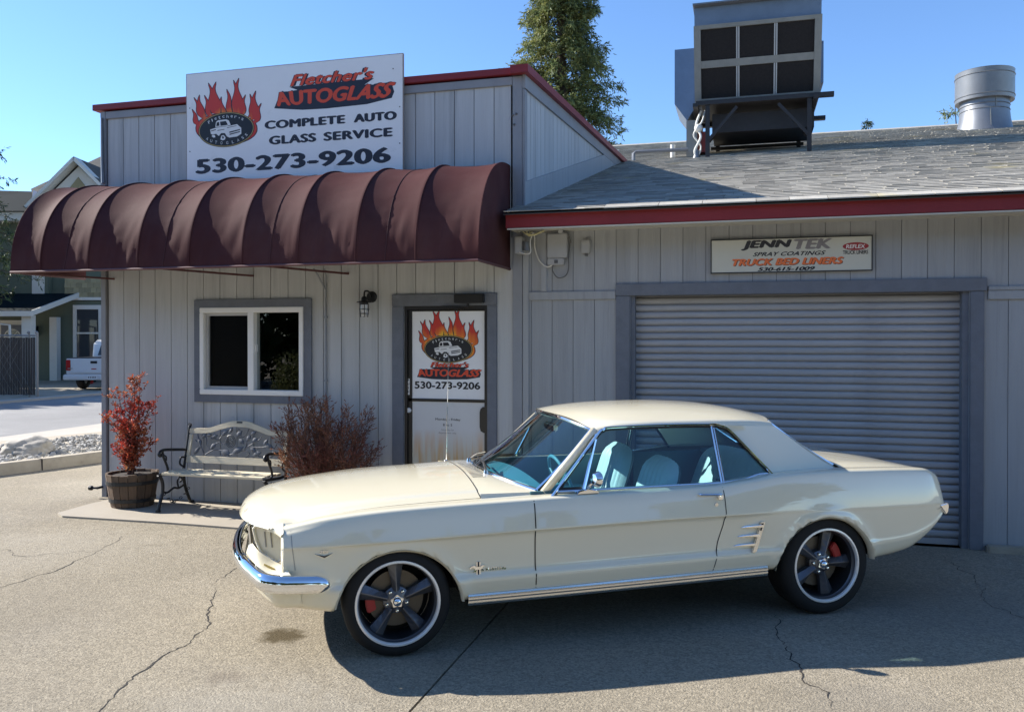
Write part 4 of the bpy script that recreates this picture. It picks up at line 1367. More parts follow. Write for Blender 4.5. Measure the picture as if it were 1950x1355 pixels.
MB().box(X0 + .1, X1 - .1, .1, 1.7, .935, .949).build('drip_pan', 'steel_black', ac)
hs = MB()
hs.tube(spline([(X0 + .10, .1, .80), (X0 + .02, .05, .55), (X0 + .10, .0, .35), (X0 + .0, .02, .12), (X0 + .06, .05, -.02)], 7), .02, 8)
hs.tube(spline([(X0 + .16, .1, .80), (X0 + .12, .0, .60), (X0 - .02, .05, .40), (X0 + .10, .06, .20), (X0 + .03, .05, -.02)], 7), .014, 8)
hs.build('hose', 'wire_white', ac, smooth=True)
MB().ico((X0 + .06, .03, .50), .07, 2, .1).build('pump', 'wire_white', ac, smooth='all')
MB().lathe([(.12, -.12), (.05, .03), (.04, .12), (0, .12)], 14, 'z', (X0 + .03, .06, 0.02)).build('pipe_boot', 'galv', ac, smooth=True)

vt = thing('roof_vent', 'round galvanised roof vent with flared base and wide cap', 'roof vent', (4.72, 11.5, 6.00))
MB().lathe([(.58, -.14), (.52, .0), (.475, .22), (.455, .42), (.455, .72), (0, .72)], 40, 'z').build('base_cone', 'galv', vt, smooth=True)
MB().lathe([(.44, .62), (.54, .60), (.545, .62), (.545, 1.18), (.55, 1.20), (.50, 1.215), (0, 1.22)], 40, 'z').build('cap', 'galv', vt, smooth=True)
for zz, rr_ in ((.40, .462), (.50, .462), (.68, .551), (1.10, .551)):
    MB().lathe([(rr_, zz - .008), (rr_ + .008, zz), (rr_, zz + .008)], 40, 'z').build('bead', 'galv', vt, smooth=True)
MB().bar((0, -.515, .02), (0, -.455, .42), .012, .012).bar((.1, -.452, .42), (.1, -.45, .6), .012, .012).build('seam', 'galv_dull', vt)
pv = thing('vent_pipe', 'low white pipe lying on the roof beside the parapet end', 'pipe', (-1.85, 6.75, roofz(6.75)))
MB().tube([(-.02, 0, .0), (-.02, 0, .12), (.02, 0, .15), (.9, .05, .15)], .035, 8).build('pipe', 'galv', pv, smooth=True)
MB().tube([(.62, .3, -.02), (.62, .3, .30)], .045, 10).build('stub', 'wire_white', pv, smooth=True)
# ------------------------------------------------------------------ bench
bench = thing('garden_bench', 'cast iron garden bench with pale slats and rose-pattern back by the wall', 'bench', (-5.08, -0.40, 0.018))
def slat(name, y0, y1, z, x=0.575, dz=.0, t=.024, m='slat_wood'):
    MB().box(-x, x, y0, y1, z, z + t).build(name, m, bench, bevel=.005)
for k, (y0, zz) in enumerate(((-.225, .372), (-.135, .378), (-.045, .374), (.045, .366))):
    slat('seat_slat', y0, y0 + .075, zz)
lean = lambda z: .165 + (z - .40) * .24        # the back leans away
def back_piece(name, m, poly, t=.022, dy=0.0, parent=bench, bevel=.003):
    return MB().prism(poly, lambda p: (p[0], lean(p[1]) + dy - t / 2, p[1]), lambda p: (p[0], lean(p[1]) + dy + t / 2, p[1])).build(name, m, parent, bevel=bevel)
topc = pchip([-.60, -.40, -.2, -.06, .06, .2, .40, .60], [.795, .80, .852, .885, .885, .852, .80, .795])
top = [(x / 20 * .6, topc(x / 20 * .6)) for x in range(-20, 21)]
bot = [(x / 20 * .6, topc(x / 20 * .6) - (.062 - .012 * abs(x) / 20)) for x in range(20, -21, -1)]
back_piece('top_rail', 'slat_wood', top + bot)
back_piece('lower_rail', 'slat_wood', [(-.58, .445), (.58, .445), (.58, .515), (-.58, .515)])
for s in (-1, 1):
    back_piece('stile', 'slat_wood', [(s * .545, .516), (s * .585, .516), (s * .585, .735), (s * .545, .735)])
back_piece('maker_plate', 'iron', [(-.035, .862), (.035, .862), (.035, .878), (-.035, .878)], .004, -.012)
PZ = lambda zx, zy: ((zx - 795) / 385 * .53, .50 + (740 - zy) * .00118)
def P3(p, dy=0.0):
    x, z = PZ(*p)
    return (x, lean(z) + dy, z)
panel = MB()
for st_, rr_ in (([(530, 715), (600, 672), (690, 678), (740, 718)], 6), ([(480, 545), (520, 570), (530, 630), (560, 655)], 5), ([(560, 570), (620, 580), (650, 555), (655, 520), (700, 500), (740, 482)], 6),
            ([(580, 650), (630, 605), (690, 620)], 5), ([(860, 665), (875, 625), (870, 580), (885, 545), (930, 510)], 7), ([(875, 640), (930, 600), (975, 570), (1000, 535)], 6), ([(900, 632), (980, 635), (1040, 625), (1075, 600)], 6),
            ([(740, 705), (800, 690), (860, 665), (910, 690), (880, 728)], 6), ([(930, 640), (960, 690), (1000, 712), (1090, 702)], 5), ([(790, 480), (820, 545)], 5), ([(880, 480), (850, 545), (800, 560)], 5), ([(1075, 600), (1110, 640), (1130, 600)], 5),
            ([(440, 540), (470, 620), (520, 712)], 6), ([(425, 590), (480, 640), (450, 700)], 5)):
    panel.tube(spline([P3(p) for p in st_], 5), rr_ * .0011, 6)
def leaf(mb, c, ang, L_, W_):
    x, z = PZ(*c)
    a = R(ang)
    pts = [(-.5, 0), (-.25, .38), (.1, .5), (.5, 0), (.1, -.5), (-.25, -.38)]
    f = []
    for (u, v) in pts:
        lx, lz = u * L_ * 1.5, v * W_ * 1.45
        f.append((x + lx * math.cos(a) - lz * math.sin(a), z + lx * math.sin(a) + lz * math.cos(a)))
    n = len(f)
    vv = [(p[0], lean(p[1]) - .004, p[1]) for p in f] + [(p[0], lean(p[1]) + .006, p[1]) for p in f] + [(x, lean(z) - .014, z)]
    ff = [(k, (k + 1) % n, 2 * n) for k in range(n)] + [(k, k + n, (k + 1) % n + n, (k + 1) % n) for k in range(n)] + [tuple(range(n, 2 * n))]
    mb.add(vv, ff)
for c, a, L_, W_ in (((500, 550), 60, .05, .03), ((590, 555), 20, .055, .032), ((675, 520), 45, .065, .036), ((590, 640), 50, .06, .034), ((705, 690), -15, .085, .046), ((805, 668), 30, .10, .044), ((800, 525), 45, .06, .036), ((830, 590), -40, .055, .03),
                     ((885, 560), 65, .055, .03), ((938, 575), 40, .055, .03), ((922, 515), 30, .05, .03), ((935, 655), -25, .05, .028), ((975, 690), 20, .07, .036), ((1065, 620), -30, .06, .034), ((1105, 690), 40, .06, .034), ((725, 497), 70, .045, .026), ((465, 605), -50, .06, .03), ((450, 685), 60, .06, .032), ((1035, 590), 60, .05, .028), ((540, 545), 10, .045, .026)):
    leaf(panel, c, a, L_, W_)
rx, rz = PZ(735, 592)
for k in range(4):
    rr_ = .014 + k * .014
    panel.tube([(rx + rr_ * 1.05 * math.cos(a * math.pi / 9 + k), lean(rz) - .012 + k * .003, rz + rr_ * 1.15 * math.sin(a * math.pi / 9 + k)) for a in range(17)], .0048, 5)
panel.build('rose_panel', 'pewter', bench, smooth=True)
for s in (-1, 1):
    e = MB()
    X = s * .60
    def tb(pts, r, fl=1.0):
        e.tube([(X + p[0], p[1], p[2]) for p in spline([(q[2] if len(q) > 2 else 0, q[0], q[1]) for q in pts], 7)], r, 8, flat=fl)
    tb([(-.24, 0), (-.215, .08), (-.17, .20), (-.18, .31), (-.235, .372)], .017)
    tb([(-.255, 0.008), (-.225, 0.008)], .022)
    tb([(.285, 0), (.245, .06), (.18, .20), (.16, .34), (.175, .45), (.225, .64), (.26, .80), (.275, .825), (.255, .835)], .016)
    tb([(.31, .008), (.27, .008)], .022)
    tb([(-.235, .372), (-.10, .362), (.05, .352), (.165, .36)], .015)
    tb([(.21, .575), (.12, .585), (.0, .60), (-.14, .615), (-.205, .605), (-.225, .575), (-.20, .56), (-.185, .58)], .015)
    tb([(-.17, .605), (-.155, .54), (-.11, .46), (-.09, .40), (-.12, .372)], .012)
    tb([(-.17, .57), (-.12, .545), (-.115, .50)], .008)
    tb([(-.18, .20), (-.10, .175), (0.0, .205), (.08, .19), (.18, .22)], .011)
    tb([(.08, .19), (.06, .26), (.10, .31), (.13, .27), (.10, .25)], .009)
    tb([(.16, .40), (.10, .44), (.115, .50), (.17, .50)], .010)
    e.build('end_frame', 'iron', bench, smooth=True)
chain = MB()
for k in range(9):
    t = k / 8
    c = Vector((-.60 + .02 * math.sin(k), -.15 + .36 * t, .055 + .11 * (2 * t - 1) ** 2))
    a = k % 2
    chain.tube([(c.x + (.012 * math.sin(q * math.pi / 4) if a else 0), c.y + .022 * math.cos(q * math.pi / 4), c.z + (0 if a else .012 * math.sin(q * math.pi / 4))) for q in range(9)], .004, 5)
chain.build('chain', 'iron', bench, smooth=True)

# ------------------------------------------------------------------ barrel planter
bar = thing('barrel_planter', 'half wooden barrel planter with two dark hoops at the wall corner', 'planter', (-6.185, -0.40, 0.018))
brad = lambda z: .205 + .055 * (z / .345) ** .8
NS = 18
for k in range(NS):
    a0, a1 = 2 * math.pi * (k + .035) / NS, 2 * math.pi * (k + .965) / NS
    rows = []
    top_z = .345 + random.Random(k).uniform(-.006, .006)
    mb = MB()
    for side_ in (0, 1):
        pass
    prof = [(0, 0), (.08, 0), (.18, 0), (.27, 0), (top_z, 0)]
    vv, ff = [], []
    for (z, _) in prof:
        for a in (a0, a1):
            for off in (0.0, -.022):
                r_ = brad(z) + off
                vv.append((r_ * math.cos(a), r_ * math.sin(a), z))
    for i in range(len(prof) - 1):
        b = i * 4
        ff += [(b, b + 2, b + 6, b + 4), (b + 1, b + 5, b + 7, b + 3), (b, b + 4, b + 5, b + 1), (b + 2, b + 3, b + 7, b + 6)]
    ff += [(0, 1, 3, 2), (16, 18, 19, 17)]
    mb.add(vv, ff)
    mb.build('stave', 'barrel_wood', bar)
for zz in (.075, .255):
    MB().lathe([(brad(zz) + .001, zz - .018), (brad(zz) + .006, zz - .018), (brad(zz + .02) + .006, zz + .018), (brad(zz + .02) + .001, zz + .018)], 36, 'z', close=True).build('hoop', 'iron', bar)
MB().lathe([(.235, .315), (.15, .325), (0, .33)], 24, 'z').build('soil', 'soil', bar, smooth=True)
MB().lathe([(.19, .006), (0, .006)], 24, 'z').build('base', 'barrel_wood', bar)

def quad_leaf(mb, p, d, n_, L_, W_, fold=0.0):
    """pointed leaf: 4-vertex diamond"""
    d = d.normalized()
    s_ = d.cross(n_)
    if s_.length < 1e-4:
        s_ = d.cross(Vector((1, 0, 0)))
    s_.normalize()
    u = s_.cross(d)
    mb.add([p, p + d * (L_ * .45) + s_ * (W_ / 2) + u * fold, p + d * L_, p + d * (L_ * .45) - s_ * (W_ / 2) + u * fold], [(0, 1, 2, 3)])

def rvec(rnd):
    while True:
        v = Vector((rnd.uniform(-1, 1), rnd.uniform(-1, 1), rnd.uniform(-1, 1)))
        if .1 < v.length < 1:
            return v.normalized()

# red shrub in the barrel
rnd = random.Random(31)
sh = thing('red_shrub', 'leggy shrub with small red leaves growing in the barrel', 'shrub', (-6.185, -0.40, 0.35))
st_, lv = MB(), MB()
targets = [(0.06, 0.0, .99, 1.0), (-.02, .05, .95, .8), (0.13, -.04, .88, .8), (-.17, .0, .80, 1), (-.28, -.06, .58, .6), (.18, .06, .72, 1), (-.10, -.10, .62, 1), (.08, -.12, .52, 1), (.22, -.08, .42, .9), (-.15, .1, .50, 1), (0, .1, .7, 1), (.16, .10, .30, .8), (-.12, -.12, .30, .8), (.02, -.14, .28, 1), (-.2, .04, .38, .8)]
for (tx_, ty_, tz_, dens) in targets:
    mid = Vector((tx_ * .35 + rnd.uniform(-.04, .04), ty_ * .4 + rnd.uniform(-.04, .04), tz_ * .55))
    P = spline([(rnd.uniform(-.05, .05), rnd.uniform(-.05, .05), -.02), mid, (tx_, ty_, tz_)], 10)
    st_.tube(P, [.008 - .006 * i / (len(P) - 1) for i in range(len(P))], 5)
    for i in range(4, len(P)):
        for q in range(int(2 * dens)):
            d = rvec(rnd)
            d.z = abs(d.z) * .8 + .1
            tip = P[i] + d * rnd.uniform(.05, .16)
            st_.tube([P[i], tip], .002, 4)
            for w in range(int(6 + 5 * dens)):
                t = rnd.uniform(.35, 1.05)
                ld = (rvec(rnd) + Vector((0, 0, .35))).normalized()
                quad_leaf(lv, P[i].lerp(tip, t) + rvec(rnd) * .012, ld, rvec(rnd), rnd.uniform(.022, .042), rnd.uniform(.013, .023), .003)
st_.build('stems', 'twig', sh, smooth=True)
lv.build('foliage', 'leaf_red', sh, fix=False)

# dry reddish bush between bench and door
rnd = random.Random(77)
db = thing('dry_bush', 'dry reddish-brown upright bush between the bench and the office door', 'bush', (-3.95, -0.36, 0.018))
st_, lv = MB(), MB()
for k in range(84):
    a = rnd.uniform(0, 2 * math.pi)
    sp = rnd.random() ** .5
    hh = rnd.uniform(.55, 1.22) * (1 - .15 * sp)
    ex, ey = math.cos(a) * sp * .54, math.sin(a) * sp * .29
    if ex > .25: hh *= .97
    b0 = Vector((math.cos(a) * .07 * rnd.random(), math.sin(a) * .07 * rnd.random(), 0))
    P = spline([b0, (ex * .45 + rnd.uniform(-.03, .03), ey * .45, hh * .42), (ex * .85 + rnd.uniform(-.04, .04), ey * .8, hh * .78), (ex, ey, hh)], 6)
    st_.tube(P, [.0055 - .0042 * i / (len(P) - 1) for i in range(len(P))], 4)
    for i in range(5, len(P)):
        d0 = (P[min(i + 1, len(P) - 1)] - P[i - 1]).normalized()
        for q in range(2):
            d = (d0 + rvec(rnd) * .75).normalized()
            if d.z < .1: d.z = .2
            L_ = rnd.uniform(.06, .15)
            tip = P[i] + d * L_
            st_.tube([P[i], tip], .0015, 3, cap=False)
            for w in range(5):
                t = rnd.uniform(.25, 1.0)
                ld = (d + rvec(rnd) * .65).normalized()
                quad_leaf(lv, P[i].lerp(tip, t), ld, rvec(rnd), rnd.uniform(.026, .05), rnd.uniform(.006, .011), .001)
st_.build('stems', 'twig', db, smooth=True, fix=False)
lv.build('foliage', 'leaf_dry', db, fix=False)

# ------------------------------------------------------------------ trees
def conifer(name, label, loc, H, rad, z0, nb, m, seed, spray=.24, per=24, group=None, droop=.35):
    rnd = random.Random(seed)
    t = thing(name, label, 'tree', loc, 0, group)
    tr = MB()
    P = [(rnd.uniform(-.06, .06) * (z / H), rnd.uniform(-.06, .06), z) for z in [H * k / 14 for k in range(15)]]
    tr.tube(P, [max(.02, .021 * H * (1 - k / 14.5)) for k in range(15)], 8)
    lv = MB()
    for k in range(nb):
        z = z0 + (H - z0) * (1 - (1 - rnd.random()) ** 1.0) * .985
        L_ = rad(z) * rnd.uniform(.55, 1.12)
        if rnd.random() < .06:
            L_ *= 1.18
        a = rnd.uniform(0, 2 * math.pi)
        up = rnd.uniform(.05, .5)
        d = Vector((math.cos(a), math.sin(a), 0))
        pts = [Vector((0, 0, z)) + d * (L_ * s_) + Vector((0, 0, L_ * (up * s_ - droop * s_ * s_))) for s_ in (0, .3, .6, .85, 1)]
        pts = spline(pts, 3)
        tr.tube(pts, [max(.006, .03 * (1 - i / len(pts)) * (.4 + L_ * .2)) for i in range(len(pts))], 4, cap=False)
        for q in range(per):
            s_ = rnd.uniform(.22, 1.0) ** .7
            i = min(len(pts) - 1, int(s_ * (len(pts) - 1)))
            c = pts[i] + rvec(rnd) * .10
            tw = (d * rnd.uniform(.2, 1) + rvec(rnd) * .9 + Vector((0, 0, -.35))).normalized()
            tl = spray * rnd.uniform(.8, 2.1)
            for w in range(4):
                ld = (tw + rvec(rnd) * .55 + Vector((0, 0, -.25))).normalized()
                quad_leaf(lv, c + tw * (tl * w / 4), ld, rvec(rnd), spray * rnd.uniform(.6, 1.2), spray * rnd.uniform(.16, .32), .004)
    tr.build('trunk', 'bark', t, smooth=True, fix=False)
    lv.build('crown', m, t, fix=False)
    return t
def depth(px, Z, dx=0):
    """ground point seen in direction px at distance Z from the viewpoint (layout helper for far things)"""
    X = (px - 975) / 1600
    return (Z * (X * math.cos(CAM_YAW) - math.sin(CAM_YAW)) + dx, Z * (X * math.sin(CAM_YAW) + math.cos(CAM_YAW)) - 7.8, 0.0)
conifer('cedar_tree', 'tall green conifer rising behind the parapet', depth(1068, 41), 25.5, lambda z: max(.25, (26.0 - z) * .205), 5.5, 980, 'leaf_cedar', 3, .22, 38)
conifer('fir_tree', 'tiny dark conifer tip poking over the garage ridge', depth(1650, 80), 22.4, lambda z: max(.15, (22.6 - z) * .30), 14, 60, 'leaf_pine', 5, .3, 12)
conifer('pine_tree', 'olive tree top behind the round roof vent', depth(1818, 60), 18.3, lambda z: max(.5, (19.4 - z) * .5), 10, 70, 'leaf_cedar', 6, .28, 12)
conifer('pine_tree', 'dark conifer at the left edge beyond the green house', depth(-108, 30), 12.5, lambda z: max(.2, (13.6 - z) * .36), 3.5, 170, 'leaf_pine', 9, .18, 22)

# trees and a clipped bush across the lot, behind the viewpoint: the windows mirror them; the unseen tree row is also sized to block skylight
def round_tree(name, label, loc, H, rx, rz, seed, m='leaf_green', n=5200, ls=.2, trunk=True, group=None):
    rnd = random.Random(seed)
    t = thing(name, label, 'tree' if trunk else 'bush', loc, 0, group)
    lv = MB()
    cz_ = H - rz
    blobs = [(rvec(rnd) * rnd.uniform(.3, .75), rnd.uniform(.35, .6)) for _ in range(16)]
    for k in range(n):
        b, r_ = rnd.choice(blobs)
        q = b + rvec(rnd) * r_ * rnd.uniform(.75, 1.05)
        p = Vector((q.x * rx, q.y * rx, cz_ + q.z * rz))
        if p.z < .05:
            p.z = .05 + rnd.random() * .3
        quad_leaf(lv, p, rvec(rnd), rvec(rnd), ls * rnd.uniform(.7, 1.3), ls * rnd.uniform(.4, .7), ls * .08)
    tr = MB().tube([(0, 0, 0), (.05, 0, H * .3), (0, .05, H * .7)], [.03 * H, .024 * H, .012 * H], 8)
    for k in range(5):
        a = k * 1.26
        tr.tube([(0.02, 0, H * .38), (math.cos(a) * rx * .5, math.sin(a) * rx * .5, H * .68)], [.014 * H, .006 * H], 6)
    tr.build('trunk', 'bark', t, smooth=True)
    lv.build('crown', m, t, fix=False)
    return t
for k, (x, y, H, rx) in enumerate(((-17, -22, 9, 4.4), (-11.0, -24, 9.5, 4.6), (-4.5, -23.5, 8.5, 4.2), (-23.5, -19, 8.5, 4.2), (2.5, -24.5, 9, 4.6), (9.5, -24, 8.5, 4.4), (16, -21.5, 9, 4.4), (22, -15.5, 9, 4.6))):
    round_tree('oak_tree', 'leafy round tree across the lot, mirrored in the shop windows', (x, y, 0), H, rx, H * .46, 40 + k, 'leaf_green', 5000, .7, True, 'trees across the lot')
round_tree('hedge_bush', 'clipped leafy bush mirrored in the right window pane', (-9.72, -9.3, 0), 1.52, .75, .76, 61, 'leaf_hedge', 4200, .07, False)

round_tree('street_tree', 'leafy tree left of the view that shades the street by the fence', (-33.5, 13.0, 0), 10.5, 4.6, 4.4, 71, 'leaf_green', 5200, .6, True)

# ------------------------------------------------------------------ green house across the street
FR = lambda X, Z: (X * math.cos(CAM_YAW) - Z * math.sin(CAM_YAW), X * math.sin(CAM_YAW) + Z * math.cos(CAM_YAW) - 7.8)
hx, hy = FR(-19.0, 35.0)
house = thing('green_house', 'green two-storey house with cream trim and dark porch roof across the street', 'house', (hx, hy, 0), CAM_YAW)
def hb(name, m, X0, X1, Z0, Z1, z0, z1, parent=house, bevel=0):
    return MB().box(X0 + 19.0, X1 + 19.0, Z0 - 35, Z1 - 35, z0, z1).build(name, m, parent, bevel=bevel)
def lap(name, X0, X1, Zf, z0, z1, m='house_green', h=.15, parent=house):
    """wall of lapped boards, each row slightly tilted"""
    wall_ = hb(name, m, X0, X1, Zf + .03, Zf + .25, z0, z1, parent)
    me = {}
    n = int((z1 - z0) / h)
    mb = MB()
    mb.prism([(-.022, 0), (-.006, h), (.03, h), (.03, 0)], lambda p: (0, p[0], p[1]), lambda p: (X1 - X0, p[0], p[1]))
    msh = mb.mesh('lap_board', m)
    for k in range(n):
        link('lap_board', msh, wall_, (X0 + 19, Zf - 35, z0 + k * h))
    return wall_
lap('wall', -26, -13.5, 35.0, 0.0, 3.3)
lap('wall', -26, -19.3, 35.0, 3.55, 6.6)
hb('wall', 'house_green', -19.5, -13.5, 35.3, 35.6, 3.3, 7.4)
hb('outer_wall', 'house_green', -26, -25.8, 35.3, 44, 0, 6.6)
hb('outer_wall', 'house_green', -13.7, -13.5, 35.3, 44, 0, 7.2)
hb('belt_board', 'house_cream', -26, -19.9, 34.9, 35.0, 3.20, 3.54)
hb('corner_board', 'house_cream', -19.95, -19.45, 34.93, 35.0, 3.55, 6.6)
hb('cornice', 'house_cream', -26.3, -18.9, 34.35, 35.2, 6.55, 6.90)
# shake band on the right wing
shk = hb('shake_band', 'house_shake', -18.6, -13.5, 34.96, 35.0, 3.45, 4.25)
mb = MB()
mb.prism([(-.03, 0), (-.012, .2), (0, .2), (0, 0)], lambda p: (0, p[0], p[1]), lambda p: (.235, p[0], p[1]))
mk = mb.mesh('shake', 'house_shake')
for r_ in range(4):
    for c in range(21):
        link('shake', mk, shk, (.4 + c * .242 + (.12 if r_ % 2 else 0), -.045, 3.45 + r_ * .2))
hb('drip_board', 'house_cream', -18.6, -13.5, 34.88, 34.96, 3.33, 3.45)
# porch roof and posts
pr = MB().prism([(31.6, 2.66), (31.6, 2.78), (35.0, 3.62), (35.0, 3.46)], lambda p: (-26 + 19, p[0] - 35, p[1]), lambda p: (-18.05 + 19, p[0] - 35, p[1])).build('porch_roof', 'porch_roof', house)
MB().box(-7, -18.02 + 19, -3.46, -3.40, 2.58, 2.775).build('porch_fascia', 'house_cream', house)
MB().prism([(31.55, 2.60), (31.55, 2.80), (35.0, 3.66), (35.0, 3.46)], lambda p: (-18.05 + 19.001, p[0] - 35, p[1]), lambda p: (-18.05 + 19.06, p[0] - 35, p[1])).build('porch_rake', 'house_cream', house)
hb('porch_post', 'house_cream', -18.62, -18.25, 31.9, 32.2, 0, 2.62)
hb('porch_post', 'house_cream', -19.05, -18.75, 34.6, 34.9, 0, 2.62)
dp = MB().tube([(-20.2 + 19, -3.45, 2.6), (-19.75 + 19, -3.45, 2.35), (-18.95 + 19, -3.3, 2.25), (-18.9 + 19, -3.3, .1)], .05, 8).build('downpipe', 'house_cream', house, smooth=True)
# window of the right wing
wx0, wx1, wz0, wz1 = -18.1, -17.18, .95, 2.95
w_ = MB()
for b in ((wx0 - .14, wx1 + .14, wz1, wz1 + .18), (wx0 - .14, wx1 + .14, wz0 - .14, wz0), (wx0 - .14, wx0, wz0, wz1), (wx1, wx1 + .14, wz0, wz1), (wx0, wx1, 1.93, 2.0)):
    w_.box(b[0] + 19, b[1] + 19, -.10, .02, b[2], b[3])
hw = w_.build('window', 'house_cream', house)
MB().box(wx0 + 19, wx1 + 19, -.05, -.03, wz0, wz1).build('pane', 'glass_window', hw)
# front door with a fanlight
dd = hb('front_door', 'house_cream', -21.35, -20.05, 34.9, 34.96, 0, 2.5)
hb('door_leaf', 'trim_dark', -21.2, -20.25, 34.86, 34.9, 0, 2.3, dd)
fan = [(math.cos(R(a)) * .36, math.sin(R(a)) * .36) for a in range(0, 181, 15)]
MB().prism(fan, lambda p: (p[0] - 20.72 + 19, -.16, p[1] + 1.78), lambda p: (p[0] - 20.72 + 19, -.141, p[1] + 1.78)).build('fanlight', 'house_cream', dd)
for k in range(4):
    a0, a1 = R(8 + k * 43), R(8 + k * 43 + 36)
    pl = [(math.cos(a0) * .1, math.sin(a0) * .1), (math.cos(a0) * .3, math.sin(a0) * .3), (math.cos((a0 + a1) / 2) * .31, math.sin((a0 + a1) / 2) * .31), (math.cos(a1) * .3, math.sin(a1) * .3), (math.cos(a1) * .1, math.sin(a1) * .1)]
    MB().prism(pl, lambda p: (p[0] - 20.72 + 19, -.168, p[1] + 1.80), lambda p: (p[0] - 20.72 + 19, -.161, p[1] + 1.80)).build('pane', 'glass_window', dd)
hb('porch_lamp', 'black_metal', -19.85, -19.70, 34.75, 34.95, 1.85, 2.25)
# roofs: left hip, tall right roof with a gable
MB().add([(-7.5, -.8, 6.92), (-.5, -.8, 6.92), (-2.3, 2.6, 8.3), (-7.5, 2.6, 8.45), (-7.5, 9, 6.9), (-.35, 9, 6.9)], [(0, 1, 2, 3), (3, 2, 5, 4), (1, 5, 2)]).build('roof', 'porch_roof', house)
MB().bar((-.5, -.78, 6.97), (-2.25, 2.5, 8.31), .16, .06).build('valley_flashing', 'galv', house)
MB().add([(-.9, .2, 7.0), (8, .2, 7.0), (8, 6.0, 12.2), (-.7, 6.0, 10.75), (-2.5, 2.6, 8.42), (-2.5, 9, 7)], [(0, 1, 2, 3, 4), (3, 2, 5), (4, 3, 5)]).build('roof', 'house_roof', house)
gx, gz = .95, 9.15
g_ = MB().prism([(gx - 1.75, 7.2), (gx, gz - .25), (gx + 1.75, 7.2)], lambda p: (p[0], .05, p[1]), lambda p: (p[0], 3.0, p[1])).build('gable', 'house_cream', house)
for s in (-1, 1):
    MB().bar((gx, -.12, gz), (gx + s * 2.0, -.12, 7.15), .5, .13, up=(0, 0, 1)).build('gable_rake', 'house_cream', house)
    MB().add([(gx, -.35, gz + .08), (gx + s * 2.1, -.35, 7.16), (gx + s * 2.1, 3, 7.16), (gx, 3, gz + .08)], [(0, 1, 2, 3)]).build('gable_roof', 'house_roof', house)
MB().prism([(gx - .35, 8.0), (gx, 8.45), (gx + .35, 8.0)], lambda p: (p[0], .0, p[1]), lambda p: (p[0], .045, p[1])).build('gable_vent', 'house_shake', house)

# ------------------------------------------------------------------ fence with dark slats
fx_, fy_ = FR(-14.3, 25.3)
fence = thing('slatted_fence', 'chain-link fence with dark brown privacy slats at the street edge', 'fence', (fx_, fy_, 0), CAM_YAW)
sl = MB()
rnd = random.Random(3)
for k in range(66):
    x = -.10 - k * .076
    sl.bar((x, .0, .05 + rnd.uniform(-.01, .01)), (x + .01, .0, 1.78 + rnd.uniform(-.015, .015)), .064, .012, up=(0, 1, 0))
o = sl.build('slats', 'fence_slat', fence)
o['kind'] = 'stuff'
MB().tube([(0, 0, -.02), (0, 0, 1.93)], .04, 10).build('post', 'fence_steel', fence, smooth=True)
MB().tube([(-.26, .03, -.02), (-.26, .03, 1.9)], .03, 10).build('post', 'fence_steel', fence, smooth=True)
MB().tube([(-2.6, 0.03, -.02), (-2.6, .03, 1.9)], .035, 10).build('post', 'fence_steel', fence, smooth=True)
MB().tube([(-5.2, 0.02, 1.84), (.0, .02, 1.84)], .022, 8).build('top_rail', 'fence_steel', fence, smooth=True)
for b in (-.02, -.26):
    MB().ico((b, 0, 1.93), .05, 2).build('post_cap', 'fence_steel', fence, smooth='all')
lk = MB()
for k in range(26):
    lk.bar((-.1 - k * .2, -.012, .04), (-.1 - k * .2 - 1.0, -.012, 1.8), .004, .004) if k < 21 else None
    lk.bar((-.1 - k * .2 - 0.2, -.014, 1.8), (-.1 - k * .2 - 1.2, -.014, .04), .004, .004) if k < 20 else None
lk.build('mesh_wire', 'fence_steel', fence)

# ------------------------------------------------------------------ white pickup, seen from behind
tx_, ty_ = FR(-14.22, 28.6)
pk = thing('pickup_truck', 'white pickup truck parked tail-first across the street', 'pickup truck', (tx_, ty_, -0.02), CAM_YAW + R(4))
def pb(name, m, poly, x0, x1, parent=pk, bevel=.02):
    return MB().prism(poly, lambda p: (x0, p[0], p[1]), lambda p: (x1, p[0], p[1])).build(name, m, parent, bevel=bevel, smooth=True)
HW = .93
pb('bed', 'truck_white', [(0.0, .55), (0.0, 1.09), (2.0, 1.09), (2.0, .55)], -HW, HW)
tg = pb('tailgate', 'truck_white', [(-.03, .60), (-.04, 1.09), (-.001, 1.09), (-.001, .60)], -HW + .16, HW - .16, bevel=.008)
MB().box(-.11, .11, -.052, -.041, .92, 1.0).build('handle', 'black_metal', tg, bevel=.004)
MB().box(-.08, .08, -.048, -.038, .72, .75).build('emblem', 'tail_red', tg)
MB().box(-.86, -.70, -.046, -.040, .735, .765).build('emblem', 'truck_trim', tg)
for s in (-1, 1):
    MB().box(s * (HW - .01) - (.14 if s > 0 else 0), s * (HW - .01) + (.14 if s < 0 else 0), -.045, .06, .68, 1.04).build('tail_light', 'tail_red', pk, bevel=.015)
bm_ = pb('bumper', 'truck_white', [(-.17, .36), (-.19, .44), (-.17, .54), (-.02, .56), (0.0, .36)], -HW - .03, HW + .03)
MB().box(-.16, .16, -.195, -.188, .38, .53).build('license_plate', 'ink_white', bm_)
for s in (-.11, -.05, .01, .06, .11):
    MB().box(s - .018, s + .018, -.1965, -.1955, .425, .485).build('plate_mark', 'ink_grey', bm_)
MB().box(-HW + .02, HW - .02, .02, 1.98, 1.092, 1.115).build('bed_cover', 'black_metal', pk)
pb('cab', 'truck_white', [(2.0, .55), (2.0, 1.12), (2.10, 1.62), (2.35, 1.72), (3.5, 1.70), (4.1, 1.15), (5.3, 1.05), (5.35, .55)], -HW + .02, HW - .02, bevel=.06)
